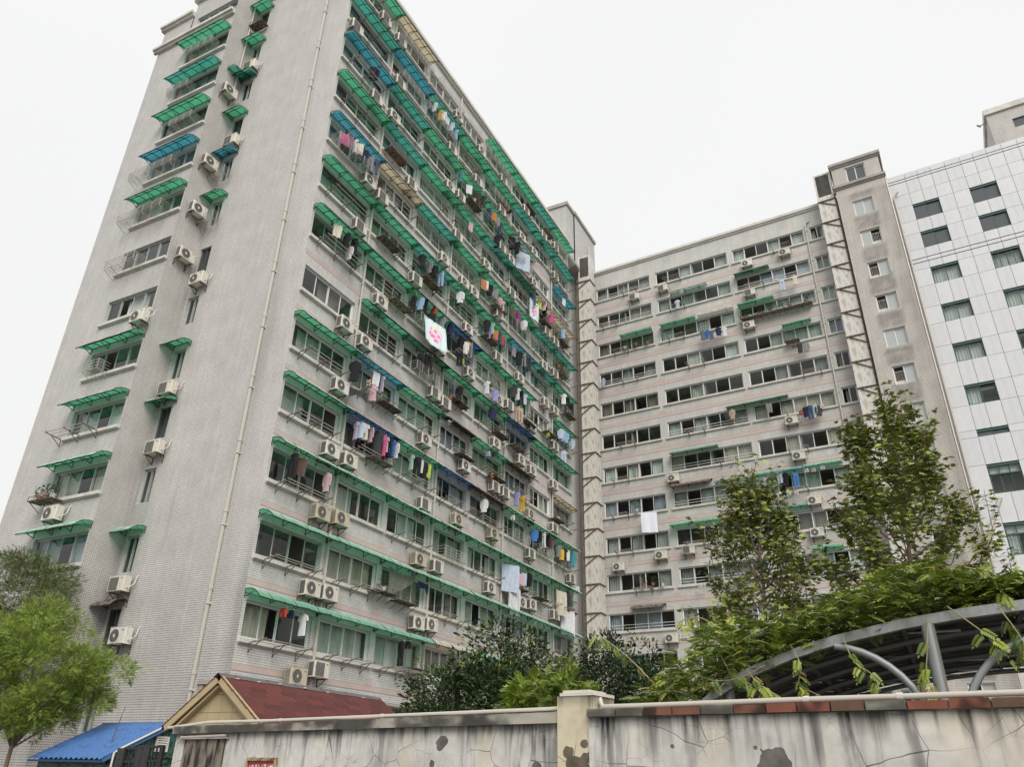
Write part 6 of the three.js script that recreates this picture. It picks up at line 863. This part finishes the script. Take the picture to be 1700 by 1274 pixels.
{
  const r = mulberry(53), L = [], stems = new Geo(), pal = [[0.24, 0.32, 0.03], [0.3, 0.38, 0.04], [0.16, 0.24, 0.028], [0.38, 0.43, 0.055], [0.1, 0.16, 0.025]];
  const path = [[16.95, 2.2, 0.16], [17.25, 2.36, 0.24], [17.6, 2.58, 0.34], [17.95, 2.84, 0.42], [18.35, 2.95, 0.36], [18.75, 3.0, 0.26], [19.15, 3.14, 0.26], [19.55, 3.24, 0.26], [19.95, 3.36, 0.3], [20.35, 3.5, 0.34], [20.65, 3.44, 0.24], [21.0, 3.42, 0.14], [21.5, 3.42, 0.14], [22.2, 3.42, 0.15]];
  const P = (f) => { const i = Math.min(path.length - 2, Math.floor(f)), q = f - i; return [0, 1, 2].map((k) => path[i][k] + (path[i + 1][k] - path[i][k]) * q); };
  const leaf = (x, y, z, down, young) => { const a = r() * 6.283; L.push([x - 18.2, y, z - 9.7, Math.cos(a), down ? -0.5 - r() : 0.5 - r() * 0.9, Math.sin(a) * 0.8 + 0.35, (r() - 0.5) * 0.8, (0.11 + 0.08 * r()) * (young ? 0.8 : 1), tint(young ? [0.34, 0.3, 0.08] : pal[Math.floor(r() * pal.length)], 0.35, r)]); };
  for (let i = 0; i < 4600; i++) { const f = Math.pow(r(), 0.9) * (path.length - 1), [x, y, q] = P(f), a = r() * 6.283, d = Math.sqrt(r()); leaf(x + (r() - 0.5) * 0.3, y + Math.sin(a) * d * q + 0.03, 9.55 + Math.cos(a) * d * (q + 0.22), false, r() < 0.03); }
  // hanging and reaching tendrils
  const T = [[[20.3, 3.15, 9.98], [20.22, 2.8, 10.02], [20.17, 2.55, 10.02], [20.2, 2.42, 10]], [[19.45, 3.0, 9.98], [19.52, 2.75, 10], [19.68, 2.6, 10], [19.72, 2.45, 10]], [[20.5, 3.25, 9.98], [20.75, 2.98, 10.02], [20.86, 2.85, 10.02], [20.92, 2.72, 10.02]], [[18.9, 2.95, 9.98], [18.98, 2.72, 10], [18.94, 2.55, 10], [19.12, 2.42, 10]], [[18.4, 2.7, 9.98], [18.52, 2.55, 10], [18.72, 2.42, 10]], [[18.6, 2.75, 9.98], [18.3, 2.62, 10], [18.05, 2.6, 10.02], [17.8, 2.68, 10.02]], [[18.1, 2.9, 9.9], [18.25, 2.65, 10], [18.55, 2.5, 10], [18.75, 2.4, 10]], [[17.3, 2.6, 9.9], [17.0, 2.9, 9.9], [16.75, 3.1, 9.9], [16.6, 3.2, 9.9]], [[20.4, 3.7, 9.8], [20.8, 3.66, 9.8], [21.0, 3.5, 9.85], [21.05, 3.3, 9.9]], [[18.1, 3.2, 9.7], [17.85, 3.35, 9.75], [17.6, 3.3, 9.8]], [[20.95, 3.2, 10], [21.05, 2.95, 10.02], [21.1, 2.75, 10.02]], [[17.2, 2.5, 9.95], [17.6, 2.5, 10], [17.9, 2.38, 10], [18.1, 2.33, 10]]];
  for (const t of T) { const c = new THREE.CatmullRomCurve3(t.map((p) => V3(p[0] - 18.2, p[1], p[2] - 9.7))), pts = c.getPoints(14).map((p) => [p.x, p.y, p.z]); stems.tube(pts, 0.008, 5, 0.004); pts.forEach((p, i) => { if (i > 2 && r() < 0.9) leaf(p[0] + 18.2, p[1], p[2] + 9.7, true, r() < 0.15); }); }
  const main = path.map(([x, y], i) => [x - 18.2, y - 0.12 - 0.05 * (i % 2), 0.05 * ((i % 3) - 1)]); stems.tube(main, 0.02, 6, 0.012);
  obj('stem', stems.build(), std({ color: rgb(0.3, 0.26, 0.15), roughness: 0.9 }), vine); leaves('foliage', pinnate, leafMat({ roughness: 0.5, transmission: 0.4 }), L, vine);
}

renderer.render(scene, camera);
